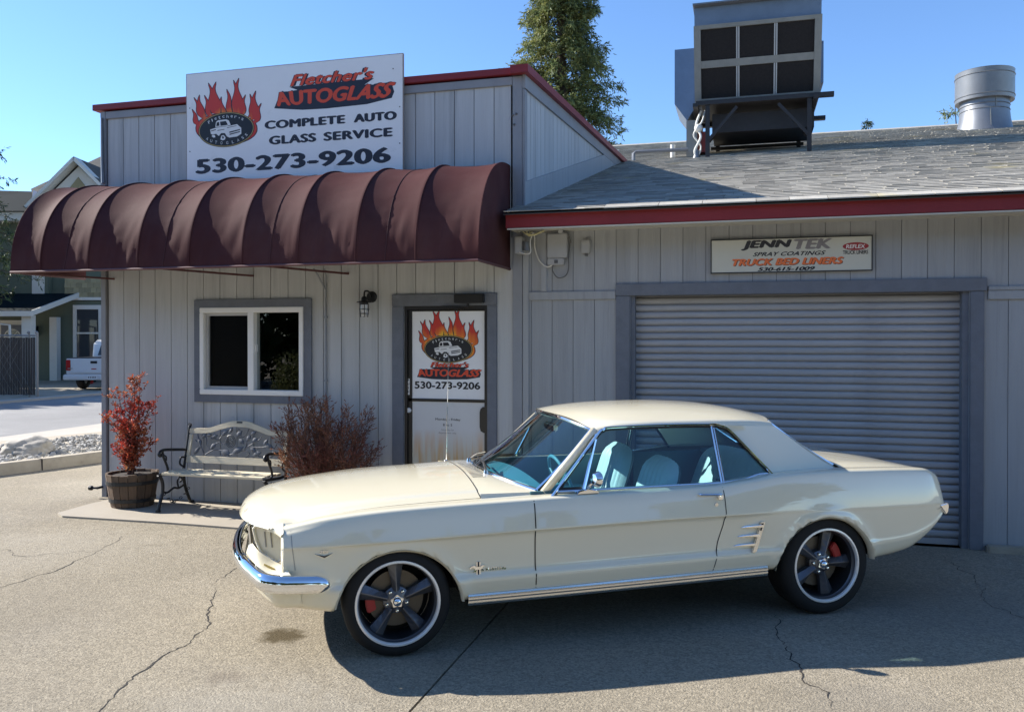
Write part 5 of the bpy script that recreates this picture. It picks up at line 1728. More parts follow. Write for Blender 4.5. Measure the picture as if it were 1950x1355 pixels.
MB().add([(-.70, 1.985, 1.16), (.70, 1.985, 1.16), (.60, 2.066, 1.56), (-.60, 2.066, 1.56)], [(0, 1, 2, 3)]).build('rear_window', 'glass_window', pk)
for s in (-1, 1):
    MB().box(s * HW - .03, s * HW + .03, 2.6, 3.6, 1.18, 1.55).build('side_window', 'glass_window', pk)
    MB().box(s * (HW + .12) - .08, s * (HW + .12) + .08, 3.55, 3.62, 1.1, 1.32).build('mirror', 'black_metal', pk, bevel=.02)
    for yy in (1.05, 4.35):
        wh = sub_empty('wheel', pk, (s * (HW - .12), yy, .37))
        MB().lathe([(.20, -.11), (.33, -.12), (.365, -.08), (.37, 0), (.365, .08), (.33, .12), (.20, .11)], 28, 'x').build('tyre', 'rubber', wh, smooth=True)
        MB().lathe([(0, -.06), (.2, -.08), (.205, .0), (.2, .08), (0, .06)], 20, 'x').build('rim', 'truck_trim', wh, smooth=True)
MB().box(-.8, .8, .1, 5.2, .34, .55).build('chassis', 'black_metal', pk)

# bins by the house, half hidden
bx_, by_ = FR(-16.9, 33.4)
bn = thing('wheelie_bin', 'dark bin standing by the house wall beside the pickup', 'bin', (bx_, by_, 0), CAM_YAW)
MB().prism([(-.22, 0), (-.3, .95), (.3, .95), (.22, 0)], lambda p: (p[0], -.3, p[1]), lambda p: (p[0], .3, p[1])).build('tub', 'black_metal', bn, bevel=.02)
MB().prism([(-.34, .96), (-.32, 1.0), (.32, 1.03), (.36, .97)], lambda p: (p[0], -.33, p[1]), lambda p: (p[0], .33, p[1])).build('lid', 'black_metal', bn)
bx_, by_ = FR(-16.55, 32.6)
rb = thing('red_fuel_can', 'small red can on the ground beside the dark bin', 'can', (bx_, by_, -.02), CAM_YAW)
MB().prism([(-.25, 0), (-.25, .40), (-.1, .5), (.25, .5), (.25, 0)], lambda p: (p[0], -.15, p[1]), lambda p: (p[0], .15, p[1])).build('can_body', 'tail_red', rb, bevel=.03)
MB().tube([(-.2, 0, .42), (-.3, 0, .58)], .03, 8).build('spout', 'black_metal', rb)
# ------------------------------------------------------------------ the coupe
car = thing('coupe_car', 'cream two-door vintage coupe with dark five-spoke wheels parked in front of the garage', 'car', (-2.2753, -2.7909, 0.0), R(30.84))
# car frame: x runs from the front axle (0) to the tail, the side towards the viewer is -y
fW = pchip([-.61, -.45, -.2, .3, 1.2, 2.4, 3.0, 3.4, 3.55, 3.62, 3.66, 3.69], [.812, .838, .852, .862, .868, .868, .862, .842, .828, .812, .80, .78])
fzs = pchip([-.61, -.5, -.385, 0, .8, 1.5, 1.95, 2.2, 2.45, 2.76, 3.1, 3.39, 3.55, 3.61, 3.65, 3.675, 3.69], [.735, .760, .781, .813, .836, .848, .856, .880, .906, .914, .908, .897, .886, .868, .835, .77, .69])
fzb = pchip([-.61, -.5, -.36, .39, 2.3, 3.05, 3.35, 3.5, 3.6, 3.65, 3.69], [.318, .297, .277, .285, .315, .33, .362, .425, .50, .55, .62])
fzc = pchip([-.61, .2, .8, 2.0, 3.69], [.636, .654, .668, .682, .658])
ARCH = ((.012, .24, .362), (2.715, .262, .372))

def knots(x):
    W, zs, zb, zc = fW(x), fzs(x), fzb(x), fzc(x)
    k = (1 - smooth01(2.05, 2.45, x)) * (0.55 + .45 * smooth01(-.55, .1, x))
    sc = min(1.0, (zs - zb) / .42)
    zl = zb + (zc - zb) * .34
    zm = (zl + zc) / 2
    return [(zb, -.085), (zb + .003 * sc, -.052), (zb + .03 * sc, -.020), (zb + (zl - zb) * .62, -.006), (zl, .001), (zl + .020 * sc, -.002 - .012 * k), (zl + .050 * sc, -.003 - .018 * k), (zm + .02 * sc, -.002 - .016 * k),
            (zc - .035 * sc, -.001 - .010 * k), (zc - .009 * sc, -.001 - .003 * k), (zc, .005 * k), (zc + .012 * sc, -.001 + .004 * k), (zc + (zs - zc) * .40, -.012), (zc + (zs - zc) * .70, -.026), (zs - .020 * sc, -.040), (zs - .007 * sc, -.050),
            (zs, -.062), (zs + .0045, -.085), (zs + .005, -.115)]
def side_y(x, z):
    """half-width of the body at a point of its side"""
    K = knots(x)
    W = fW(x)
    for (a, b) in zip(K[:-1], K[1:]):
        if a[0] <= z <= b[0] and b[0] > a[0]:
            t = (z - a[0]) / (b[0] - a[0])
            return W + a[1] + (b[1] - a[1]) * t + flare(x, z)
    return W + (K[0][1] if z < K[0][0] else K[-3][1])
def flare(x, z):
    f = 0
    for (ax, az, ar) in ARCH:
        r_ = math.hypot(x - ax, z - az)
        if z > .24:
            f += .016 * math.exp(-((r_ - ar) / .038) ** 2)
    return f
DOOR_X = (.786, 1.985)
st = []
x = -.61
while x < 3.60:
    st.append(round(x, 4))
    x += .024
st += [3.60, 3.62, 3.64, 3.655, 3.667, 3.677, 3.684, 3.69]
for dx_ in DOOR_X:
    i = min(range(len(st)), key=lambda q: abs(st[q] - dx_))
    st[i] = dx_
def section(x):
    K = knots(x)
    W = fW(x)
    pts = [Vector((0, W + d, z)) for z, d in K]
    out = spline(pts, 2)
    out.append(Vector((0, .70, fzs(x) + .004)))
    return out
def xwarp(x, z):
    return x + (z - .86) * .13 * math.exp(-((x - 1.985) / .10) ** 2) * (1 if z < .86 else 0)

def body_side(s):
    rows = []
    for x in st:
        r_ = []
        for p in section(x):
            yy = p.y + (flare(x, p.z) if p.y > .76 else 0)
            r_.append([xwarp(x, p.z), s * yy, p.z])
        rows.append(r_)
    n = len(rows[0])
    inside = [[False] * n for _ in st]
    for i, x in enumerate(st):
        for j in range(n - 6):
            for (ax, az, ar) in ARCH:
                if math.hypot(rows[i][j][0] - ax, rows[i][j][2] - az) < ar:
                    inside[i][j] = (ax, az, ar)
    B, Dm = MB(), MB()
    keep = []
    for i in range(len(st) - 1):
        for j in range(n - 1):
            c = [(i, j), (i, j + 1), (i + 1, j + 1), (i + 1, j)]
            if all(inside[a][b] for a, b in c):
                continue
            isd = DOOR_X[0] - 1e-4 <= st[i] and st[i + 1] <= DOOR_X[1] + 1e-4 and j >= 5
            keep.append((c, isd))
    for i in range(len(st)):
        for j in range(n):
            if inside[i][j]:
                ax, az, ar = inside[i][j]
                p = rows[i][j]
                dx_, dz_ = p[0] - ax, p[2] - az
                l_ = math.hypot(dx_, dz_)
                if l_ > ar * .7:
                    p[0], p[2] = ax + dx_ / l_ * ar, az + dz_ / l_ * ar
    for tgt, flag in ((B, False), (Dm, True)):
        idx = {}
        vv, ff = [], []
        for c, isd in keep:
            if isd != flag:
                continue
            f = []
            for q in c:
                if q not in idx:
                    idx[q] = len(vv)
                    vv.append(tuple(rows[q[0]][q[1]]))
                f.append(idx[q])
            ff.append(tuple(f) if s > 0 else tuple(reversed(f)))
        tgt.add(vv, ff)
    return B, Dm
bl, dl_ = body_side(-1)
br, dr_ = body_side(1)
body = MB().add(bl.v, bl.f).add(br.v, br.f)

# hood surface
def lip(y):
    a = abs(y) / .69
    return -.872 + .182 * a ** 2
zcs = pchip([0, .008, .022, .066, .146, .307, .635, 1], [.700, .728, .752, .787, .820, .853, .887, .912])
zes = pchip([0, .006, .02, .06, .205, .59, 1], [.722, .731, .740, .750, .787, .832, .857])
def hoodp(s_, y, x1=.50):
    a = min(1, abs(y) / .69)
    l_ = lip(y)
    xe = -.722 + 1.222 * s_
    ze = zes(s_) * (1 - smooth01(-.66, -.55, xe)) + (fzs(xe) + .0035) * smooth01(-.66, -.55, xe)
    z = ze + (zcs(s_) - ze) * (1 - a ** 2.2)
    z += .007 * (1 - smooth01(.58, .615, abs(y))) * smooth01(.02, .12, s_)
    return Vector((l_ + (x1 - l_) * s_, y, z))
hood = MB()
ss = [0, .004, .008, .014, .022, .032, .045, .066, .09, .115, .146, .18, .22] + [.26 + .74 * k / 20 for k in range(21)]
ys = [-.69, -.665, -.64, -.618, -.60, -.58] + [-.54 + 1.08 * k / 18 for k in range(19)] + [.58, .60, .618, .64, .665, .69]
hood.grid([[hoodp(s_, y) for y in ys] for s_ in ss], flip=True)
# turned-under front edge
hood.grid([[hoodp(0, y) + Vector((.03, 0, -.012)) for y in ys], [hoodp(0, y) for y in ys]], flip=True)
hd = hood.build('hood', 'paint', car, smooth='all')
# cowl
def ws_base(u):
    return Vector((.640 + .215 * u * u, .665 * u, .905 - .052 * u * u))
def ws_top(u):
    return Vector((1.118 + .117 * u * u, .572 * u, 1.256 - .062 * abs(u) ** 2.2))
rows = []
for k in range(7):
    t = k / 6
    r_ = []
    for q in range(25):
        u = -1 + q / 12
        a = hoodp(1, u * .69)
        a.x += .006
        b = ws_base(u) + Vector((.012, u * .035, -.002))
        p = a.lerp(b, t)
        p.z += .006 * math.sin(math.pi * t)
        r_.append(p)
    rows.append(r_)
body.grid(rows, flip=True)
# wedge between cowl end and the door top
for s in (-1, 1):
    a, b = (.50, .69 * s), (.87, .70 * s)
    body.add([(.50, .69 * s, .857), (.50, .705 * s, fzs(.5) + .004), (.90, .705 * s, fzs(.9) + .004), (.875, .695 * s, .853)], [(0, 1, 2, 3) if s > 0 else (3, 2, 1, 0)])
bodyo = body.build('body', 'paint', car, smooth='all', fix=False)
for s, d_ in ((-1, dl_), (1, dr_)):
    o = d_.build('door', 'paint', car, smooth='all', fix=False)
    if s < 0:
        near_door = o
    else:
        far_door = o

def side_ribbon(name, pts, w, m, off=.0015, parent=bodyo, s=-1, closed=False, step=.02):
    """thin strip that follows the body side: pts are (x, z)"""
    P = []
    for a, b in zip(pts[:-1], pts[1:]):
        n = max(1, int(math.hypot(b[0] - a[0], b[1] - a[1]) / step))
        for k in range(n):
            P.append((a[0] + (b[0] - a[0]) * k / n, a[1] + (b[1] - a[1]) * k / n))
    P.append(pts[-1])
    L_, R_ = [], []
    for i, p in enumerate(P):
        q0, q1 = P[max(0, i - 1)], P[min(len(P) - 1, i + 1)]
        dx_, dz_ = q1[0] - q0[0], q1[1] - q0[1]
        l_ = math.hypot(dx_, dz_)
        nx, nz = -dz_ / l_ * w / 2, dx_ / l_ * w / 2
        for lst, sg in ((L_, 1), (R_, -1)):
            x_, z_ = p[0] + nx * sg, p[1] + nz * sg
            lst.append((x_, s * (side_y(x_, z_) + off), z_))
    return MB().grid([L_, R_]).build(name, m, parent, fix=False)
for s in (-1, 1):
    side_ribbon('panel_gap', [(.788, fzs(.79) - .008), (.784, .66), (.79, .315)], .0065, 'gap', s=s)
    side_ribbon('panel_gap', [(.79, .315), (1.2, .320), (1.6, .325), (1.915, .333)], .005, 'gap', s=s)
    side_ribbon('panel_gap', [(1.915, .333), (1.935, .42), (1.952, .52), (1.985, .62), (2.0, .70), (2.002, .78), (2.0, fzs(2) - .01)], .0055, 'gap', s=s)
    side_ribbon('panel_gap', [(-.548, .31), (-.548, .42)], .006, 'gap', s=s)
    side_ribbon('panel_gap', [(-.572, fzs(-.57) - .02), (-.565, .64), (-.55, .52)], .0035, 'truck_trim', s=s)
# the seams that run over the upper surfaces
for s in (-1, 1):
    MB().tube([hoodp(q, s * .692) + Vector((0, 0, -.0015)) for q in ss[9:]], .0030, 5).build('panel_gap', 'gap', bodyo, smooth=True)
MB().tube([hoodp(1, y) + Vector((.003, 0, -.0018)) for y in ys], .0042, 5).build('panel_gap', 'gap', bodyo, smooth=True)

for s in (-1, 1):
    MB().grid([[hoodp(q, s * .69) for q in ss[2:]], [hoodp(q, s * .69) + Vector((0, s * .016, -.010)) for q in ss[2:]]]).build('hood_gutter', 'paint', bodyo, smooth='all')
# front end: lamp buckets with an inner gill panel, apron, grille
for s in (-1, 1):
    gpl = [(-.775, .690), (-.765, .706), (-.69, .704), (-.640, .700), (-.596, .690), (-.590, .56), (-.617, .535), (-.644, .512), (-.729, .556), (-.757, .617)]
    gy_ = lambda x_: .50 + (x_ + .775) * .62
    rim_ = [Vector((p[0], s * (gy_(p[0]) + .010), p[1])) for p in gpl]
    hl = MB().prism(gpl, lambda p: (p[0], s * gy_(p[0]), p[1]), lambda p: (p[0], s * (gy_(p[0]) - .02), p[1])).build('gill_panel', 'paint', car)
    MB().tube(rim_ + [rim_[0]], .0075, 6, cap=False).build('panel_rim', 'paint', hl, smooth=True)
    for xg in (-.705, -.672):
        MB().bar((xg, s * (gy_(xg) + .001), .592), (xg - .008, s * (gy_(xg - .008) + .001), .676), .010, .006, up=(1, 0, 0)).build('slot', 'truck_trim', hl)
    # round lamp looking forward, inside the bucket
    lampo = MB().lathe([(.0, -.018), (.05, -.014), (.083, -.002), (.085, .004)], 28, 'x', (-.598, s * .70, .622)).build('headlight', 'lens_clear', car, smooth=True)
    MB().lathe([(.082, -.006), (.090, -.010), (.096, -.004), (.096, .012)], 28, 'x', (-.598, s * .70, .622)).build('lamp_ring', 'chrome', lampo, smooth=True)
    MB().box(-.588, -.575, min(s * .60, s * .765), max(s * .60, s * .765), .53, .70).build('bucket_back', 'paint', bodyo)
    # lit front edge of the fender
    e0 = [Vector((-.611, s * p.y, p.z)) for p in section(-.61)][6:-1]
    e1 = [Vector((-.624, s * (p.y - .012), p.z - .002)) for p in section(-.61)][6:-1]
    e2 = [Vector((-.618, s * (p.y - .036), p.z - .006)) for p in section(-.61)][6:-1]
    MB().grid([e0, e1, e2], flip=s > 0).build('fender_edge', 'paint', bodyo, smooth='all', fix=False)
    MB().grid([[(-.611, s * .688, fzs(-.61) + .018), (-.611, s * .72, fzs(-.61) + .008), (-.611, s * .76, fzs(-.61) - .002), (-.613, s * .79, fzs(-.61) - .020)], [(-.697, s * .672, .727), (-.664, s * .698, .738), (-.645, s * .747, .722), (-.624, s * .787, .704)], [(-.70, s * .655, .705), (-.67, s * .69, .704), (-.645, s * .735, .70), (-.622, s * .78, .69)]]).build('fender_nose', 'paint', bodyo, smooth='all')
    # apron under the lamp, sloping out to the bumper
    ra = [(-.792, .40, .598), (-.765, .50, .585), (-.727, .56, .560), (-.645, .61, .516), (-.603, .77, .526), (-.575, .838, .505)]
    rb_ = [(-.815, .47, .548), (-.785, .60, .530), (-.745, .71, .512), (-.69, .78, .492), (-.63, .832, .472), (-.555, .862, .466)]
    rows_ = []
    for t in (0, .33, .67, 1.0):
        rows_.append([Vector(p).lerp(Vector(q), t) + Vector((0, 0, .006 * math.sin(math.pi * t))) for p, q in zip(ra, rb_)])
    rows_.append([Vector(q) + Vector((.012, -.012, -.04)) for q in rb_])
    MB().grid([[Vector((p.x, s * p.y, p.z)) for p in spline(r_, 4)] for r_ in rows_]).build('apron', 'paint', bodyo, smooth='all')
    MB().prism([(-.04, -.014), (.04, -.014), (.04, .014), (-.04, .014)], lambda p: (-.690 + p[0] * .6, s * (.70 + p[0] * .5), .512 + p[1] - p[0] * .2), lambda p: (-.68 + p[0] * .6, s * (.69 + p[0] * .5), .505 + p[1] - p[0] * .2)).build('parking_lamp', 'ink_gold', bodyo)
MB().add([(-.76, -.42, .48), (-.76, .42, .48), (-.76, .42, .71), (-.76, -.42, .71)], [(0, 1, 2, 3)]).build('grille', 'gap', bodyo)
gb = MB()
for k in range(7):
    gb.box(-.775, -.768, -.41, .41, .515 + k * .028, .519 + k * .028)
gb.build('grille_bars', 'chrome_worn', bodyo)
gs = MB()
gs.tube([(-.79, -.42, .50), (-.79, -.43, .60), (-.80, -.42, .705), (-.80, .42, .705), (-.79, .43, .60), (-.79, .42, .50), (-.79, -.42, .50)], .011, 6)
gs.build('grille_surround', 'chrome', bodyo, smooth=True)
MB().grid([[(-.785, -.42 + .84 * k / 8, .50) for k in range(9)], [(-.835, -.44 + .88 * k / 8, .475) for k in range(9)], [(-.83, -.44 + .88 * k / 8, .45) for k in range(9)]]).build('apron', 'paint', bodyo)
# bumper and valance follow the same plan line
half = [(-.375, .884, .452), (-.50, .890, .460), (-.62, .884, .466), (-.700, .850, .472), (-.742, .775, .478), (-.775, .69, .485), (-.818, .57, .497), (-.855, .40, .503), (-.875, .2, .505), (-.880, 0, .505)]
path = spline([Vector((p[0], -p[1], p[2])) for p in half] + [Vector(p) for p in reversed(half[:-1])], 5)
prof = [(-.020, .046), (.002, .050), (.018, .043), (.030, .022), (.034, 0), (.029, -.022), (.015, -.042), (-.002, -.049), (-.020, -.046)]
rows = []
N = len(path)
for i, p in enumerate(path):
    d = (path[min(i + 1, N - 1)] - path[max(i - 1, 0)]).normalized()
    nn = Vector((d.y, -d.x, 0)).normalized()
    if nn.x > .3 or (abs(p.y) > .85 and nn.y * p.y < 0):
        nn = -nn
    e = min(1, min(i, N - 1 - i) / 3)
    e = math.sin(e * math.pi / 2) if e < 1 else 1
    e = .45 + .55 * e
    rows.append([p + nn * (a * (0.6 + .4 * e)) + Vector((0, 0, b * e * (1 - .12 * (abs(p.y) < .5)))) for a, b in prof])
bmp = MB().grid(rows)
bmp.f += [tuple(range(len(prof))), tuple(reversed(range((N - 1) * len(prof), N * len(prof))))]
bumper = bmp.build('front_bumper', 'chrome', car, smooth='all')
for s in (-1, 1):
    MB().lathe([(0, -.014), (.012, -.012), (.014, 0)], 12, 'x', (-.846, s * .5, .525)).build('bumper_bolt', 'chrome_worn', bumper, smooth=True)
vrows = []
vp = [p for p in path if p.x < -.545]
for zz, inset in ((.44, .055), (.40, .06), (.35, .075), (.315, .10), (.31, .13)):
    r_ = []
    for p in vp:
        c = Vector((-.1, 0, 0))
        d = Vector((p.x - c.x, p.y - c.y, 0)).normalized()
        zz_ = zz
        r_.append(Vector((p.x, p.y, zz_)) - d * inset)
    vrows.append(r_)
MB().grid(vrows).build('front_valance', 'paint', bodyo, smooth='all')

# wheel arches: turned-in lip, dark wells, floor
for s in (-1, 1):
    for (ax, az, ar) in ARCH:
        a0, a1 = (R(8), R(171)) if ax < 1 else (R(12), R(172))
        lipr, wl2 = [], []
        arc_ = [a0 + (a1 - a0) * k / 40 for k in range(41)]
        rows = []
        for (r_, dy) in ((ar, 0.0), (ar - .012, -.012), (ar - .012, -.05)):
            rr_ = []
            for a in arc_:
                xx, zz = ax + r_ * math.cos(a), az + r_ * math.sin(a)
                xe, ze = ax + ar * math.cos(a), az + ar * math.sin(a)
                rr_.append((xx, s * (side_y(xe, max(ze, fzb(xe) + .03)) + dy), zz))
            rows.append(rr_)
        MB().grid(rows, flip=s > 0).build('arch_lip', 'paint', bodyo, smooth='all', fix=False)
        w_ = MB()
        a0, a1 = (R(5), R(175)) if ax < 1 else (R(13), R(174))
        w_.grid([[(ax + (ar + .012) * math.cos(a0 + (a1 - a0) * k / 24), s * yy, az + (ar + .012) * math.sin(a0 + (a1 - a0) * k / 24)) for k in range(25)] for yy in (.83, .46)])
        w_.prism([((ar + .012) * math.cos(2 * math.pi * k / 24), (ar + .012) * math.sin(2 * math.pi * k / 24)) for k in range(24)], lambda p: (ax + p[0], s * .46, max(.345 if ax > 1 else .29, az + p[1])), lambda p: (ax + p[0], s * .45, max(.345 if ax > 1 else .29, az + p[1])))
        w_.build('wheel_well', 'well', bodyo)
fl = MB()
fl.box(.40, 2.33, -.80, .80, .262, .30)
fl.box(-.55, .40, -.445, .445, .25, .40)
fl.box(2.33, 3.2, -.445, .445, .25, .40)
fl.box(3.08, 3.3, -.72, .72, .37, .40)
fl.box(.405, .415, -.79, .79, .30, .80)
fl.box(-.50, -.48, -.44, .44, .40, .60)
fl.box(-.55, -.37, -.78, -.446, .31, .40)  # pair added ahead of the front wheels to block sun leaking underneath
fl.box(-.55, -.37, .446, .78, .31, .40)
fl.build('underbody', 'well', bodyo)
MB().tube([(2.4, -.35, .24), (3.0, -.42, .24), (3.55, -.45, .27)], .03, 8).tube([(.4, .2, .22), (2.4, .2, .22)], .03, 8).build('exhaust', 'galv_dull', bodyo, smooth=True)

# trunk, rear panel
def rg_base(u):
    return Vector((2.985 - .05 * u * u, .615 * u, .928 - .012 * u * u))
def rg_top(u):
    return Vector((2.585 - .10 * u * u, .545 * u, 1.236 - .024 * u * u))
deckz = pchip([2.85, 3.0, 3.3, 3.5, 3.6, 3.66, 3.685], [.934, .934, .922, .900, .878, .84, .79])
rows = []
for k in range(22):
    t = k / 21
    r_ = []
    for q in range(25):
        u = -1 + q / 12
        b = rg_base(u)
        x_ = (2.93 + .055 * (1 - u * u)) * (1 - t) + 3.685 * t
        e = smooth01(.86, 1, abs(u))
        z_ = deckz(x_) * (1 - e) + (min(fzs(x_), deckz(x_)) + .003) * e - .006 * abs(u) ** 2 * (1 - e)
        r_.append(Vector((x_, .703 * u, z_)))
    rows.append(r_)
MB().grid(rows, flip=True).build('trunk_lid', 'paint', car, smooth='all', fix=False)
rp_ = MB()
rows = []
for zz, xx in ((.79, 3.686), (.70, 3.66), (.60, 3.655), (.55, 3.65), (.46, 3.56), (.40, 3.48)):
    rows.append([Vector((xx - .03 * abs(-1 + q / 6) ** 4, (.775 - (.03 if zz < .5 else 0)) * (-1 + q / 6), zz)) for q in range(13)])
rp_.grid(rows)
rp_.build('rear_panel', 'paint', bodyo, smooth='all')
for s in (-1, 1):
    MB().grid([[(3.02, s * .703, fzs(3.02) + .004), (3.2, s * .703, fzs(3.2) + .004), (3.55, s * .703, fzs(3.55) + .004)], [(3.02, s * .70, .90), (3.2, s * .70, .89), (3.55, s * .70, .87)]]).build('panel_gap', 'gap', bodyo)
    # chrome end piece of the tail lamp wrapping the corner
    tl = MB()
    tp = [(3.622, .650), (3.693, .664), (3.702, .64), (3.695, .60), (3.675, .585), (3.655, .61)]
    tl.prism(tp, lambda p: (p[0], s * .812, p[1]), lambda p: (p[0], s * .60, p[1]))
    tl.build('tail_light', 'chrome', car, bevel=.006)
    for q in range(3):
        MB().box(3.655, 3.675, s * (.50 + q * .075) - .03, s * (.50 + q * .075) + .03, .58, .70).build('tail_lens', 'tail_red', bodyo, bevel=.006)

# roof and pillars
zrc = pchip([1.115, 1.2, 1.35, 1.6, 1.85, 2.15, 2.35, 2.5, 2.59], [1.268, 1.287, 1.306, 1.320, 1.323, 1.312, 1.293, 1.264, 1.240])
zre = pchip([1.20, 1.30, 1.45, 1.7, 2.0, 2.25, 2.40, 2.50], [1.200, 1.222, 1.236, 1.243, 1.243, 1.238, 1.228, 1.212])
rows = []
NU = 28
for k in range(29):
    t = k / 28
    r_ = []
    for q in range(NU + 1):
        u = -1 + 2 * q / NU
        xa = ws_top(u).x - .004
        xb = rg_top(u).x + .006
        x_ = xa + (xb - xa) * t
        zc_, ze_ = zrc(x_), zre(x_)
        z_ = zc_ - (zc_ - ze_) * abs(u) ** 2.6
        yw = .588 - .012 * smooth01(2.2, 2.5, x_) - .008 * (1 - smooth01(1.15, 1.4, x_))
        r_.append(Vector((x_, yw * u, z_)))
    rows.append(r_)
roofm = MB().grid(rows, flip=True)
for s in (-1, 1):       # rounded side of the roof down to the drip rail
    edge = [r_[0 if s < 0 else NU] for r_ in rows]
    sub = []
    for (dy, dz) in ((0, 0), (.014, -.006), (.026, -.018), (.033, -.034)):
        sub.append([p + Vector((0, s * dy, dz)) for p in edge])
    roofm.grid(sub, flip=s > 0)
    # sail panel: front edge down the quarter window, rear edge down the backlight
    F0 = [(2.055, .622, 1.212), (2.15, .630, 1.178), (2.23, .655, 1.09), (2.31, .686, .995), (2.395, .722, .893)]
    B0 = [(2.495, .606, 1.190), (2.585, .612, 1.130), (2.70, .628, 1.045), (2.83, .655, .955), (2.935, .69, .893)]
    F1, B1 = spline(F0, 5), spline(B0, 5)
    sr = []
    for i in range(len(F1)):
        r2 = []
        for q in range(13):
            w = q / 12
            p = F1[i].lerp(B1[i], w)
            p.y += .012 * math.sin(math.pi * w)
            r2.append(Vector((p.x, s * p.y, p.z)))
        sr.append(r2)
    roofm.grid(sr, flip=s < 0)
    # top strip joining roof side and sail
    r2 = []
    top_ = [p + Vector((0, s * .033, -.034)) for p in edge if p.x > 2.03]
    low = []
    for p in top_:
        w = max(0, min(1, (p.x - 2.055) / (2.495 - 2.055)))
        a = Vector(F0[0]).lerp(Vector(B0[0]), w)
        low.append(Vector((a.x, s * (a.y + .012 * math.sin(math.pi * w)), a.z)))
    roofm.grid([top_, low], flip=s > 0)
    # inner return from sail to backlight
    ret = []
    for i in range(len(B1)):
        t = i / (len(B1) - 1)
        a = rg_top(1).lerp(rg_base(1), t)
        ret.append(Vector((a.x, s * a.y, a.z + .004)))
    roofm.grid([[Vector((p.x, s * p.y, p.z)) for p in B1], ret], flip=s < 0)
    # windscreen pillar
    A0, A1 = Vector((.885, s * .692, .845)), Vector((1.25, s * .594, 1.200))
    roofm.bar(A0, A1, .042, .034, up=(0, s, 0))
rfo = roofm.build('roof', 'paint', car, smooth='all', fix=False)
# headlining
MB().grid([[p + Vector((0, 0, -.03)) for p in r_[2:-2]] for r_ in rows]).build('headlining', 'headliner', rfo, smooth='all')

def pane_grid(base, top, bulge, name, m, parent=car, n=20, k=8):
    rows = []
    for j in range(k + 1):
        t = j / k
        r_ = []
        for q in range(n + 1):
            u = -1 + 2 * q / n
            p = base(u).lerp(top(u), t)
            d = (top(u) - base(u)).normalized()
            nn = d.cross(Vector((0, 1, 0))).normalized()
            p += nn * (bulge * math.sin(math.pi * t))
            r_.append(p)
        rows.append(r_)
    return MB().grid(rows), rows
g, rows = pane_grid(ws_base, ws_top, -.012, '', '')
wsf = MB().grid(rows, flip=True).build('windshield', 'car_glass_front', car, smooth='all', fix=False)
bd = rows[0] + [r_[-1] for r_ in rows[1:]] + list(reversed(rows[-1][:-1])) + [r_[0] for r_ in reversed(rows[:-1])]
MB().tube([p + Vector((-.006, 0, .004)) for p in bd], .0095, 6, cap=False).build('chrome_frame', 'chrome', wsf, smooth=True)
MB().tube([p + Vector((0.004, 0, .003)) for p in bd], .011, 6, cap=False).build('rubber_seal', 'rubber_trim', wsf, smooth=True)
g, rows = pane_grid(rg_base, rg_top, .012, '', '')
rwn = MB().grid(rows).build('rear_window', 'car_glass', car, smooth='all', fix=False)
bd = rows[0] + [r_[-1] for r_ in rows[1:]] + list(reversed(rows[-1][:-1])) + [r_[0] for r_ in reversed(rows[:-1])]
MB().tube([p + Vector((.004, 0, .004)) for p in bd], .009, 6, cap=False).build('chrome_frame', 'chrome', rwn, smooth=True)

gy = lambda z: .752 - (z - .865) * .395
def gl_poly(name, pts, s, m='car_glass'):
    P = [(x_, s * gy(z_), z_) for x_, z_ in pts]
    f = tuple(range(len(P)))
    # outward normals
    return MB().add(P, [f if s < 0 else tuple(reversed(f))]).build(name, m, car, fix=False)
def gtube(name, pts, r_, m, s, parent, dy=0.0, n=6):
    return MB().tube([(x_, s * (gy(z_) + dy), z_) for x_, z_ in pts], r_, n).build(name, m, parent, smooth=True)
drip = spline([Vector((p[0], 0, p[1])) for p in ((.905, .835), (1.09, 1.02), (1.255, 1.186), (1.29, 1.205), (1.345, 1.217), (1.7, 1.221), (2.02, 1.216), (2.09, 1.205), (2.15, 1.177), (2.27, 1.042), (2.394, .900))], 5)
drip = [(p.x, p.z) for p in drip]
for s in (-1, 1):
    dw = gl_poly('door_window', [(1.125, .860), (2.028, .862), (2.028, 1.203), (1.36, 1.206), (1.25, 1.178)], s)
    gl_poly('vent_window', [(.95, .862), (1.108, .862), (1.236, 1.166)], s)
    gl_poly('quarter_window', [(2.046, .866), (2.19, .876), (2.30, .902), (2.385, .905), (2.13, 1.180), (2.046, 1.203)], s)
    gtube('chrome_bar', [(1.116, .862), (1.245, 1.176)], .011, 'chrome', s, dw, .002)
    gtube('chrome_bar', [(2.032, .862), (2.032, 1.205)], .010, 'chrome', s, dw, .004)
    gtube('chrome_bar', [(2.050, .866), (2.050, 1.203)], .007, 'chrome_worn', s, dw, .0)
    gtube('belt_trim', [(.94, .861), (1.3, .861), (2.03, .864), (2.19, .878), (2.30, .903), (2.38, .907)], .0075, 'chrome', s, dw, .006)
    gtube('rubber_seal', [(.965, .868), (1.232, 1.158)], .010, 'rubber_trim', s, dw, .0)
    gtube('rubber_seal', [(.955, .872), (1.10, .872)], .011, 'rubber_trim', s, dw, .004)
    MB().tube([(p[0] + .004, s * (gy(p[1]) + .008), p[1] - .012) for p in drip], .010, 6).build('rubber_seal', 'rubber_trim', rfo, smooth=True)
    MB().tube([(p[0], s * (gy(p[1]) + .020), p[1]) for p in drip], .0075, 6).build('drip_rail', 'chrome', rfo, smooth=True)

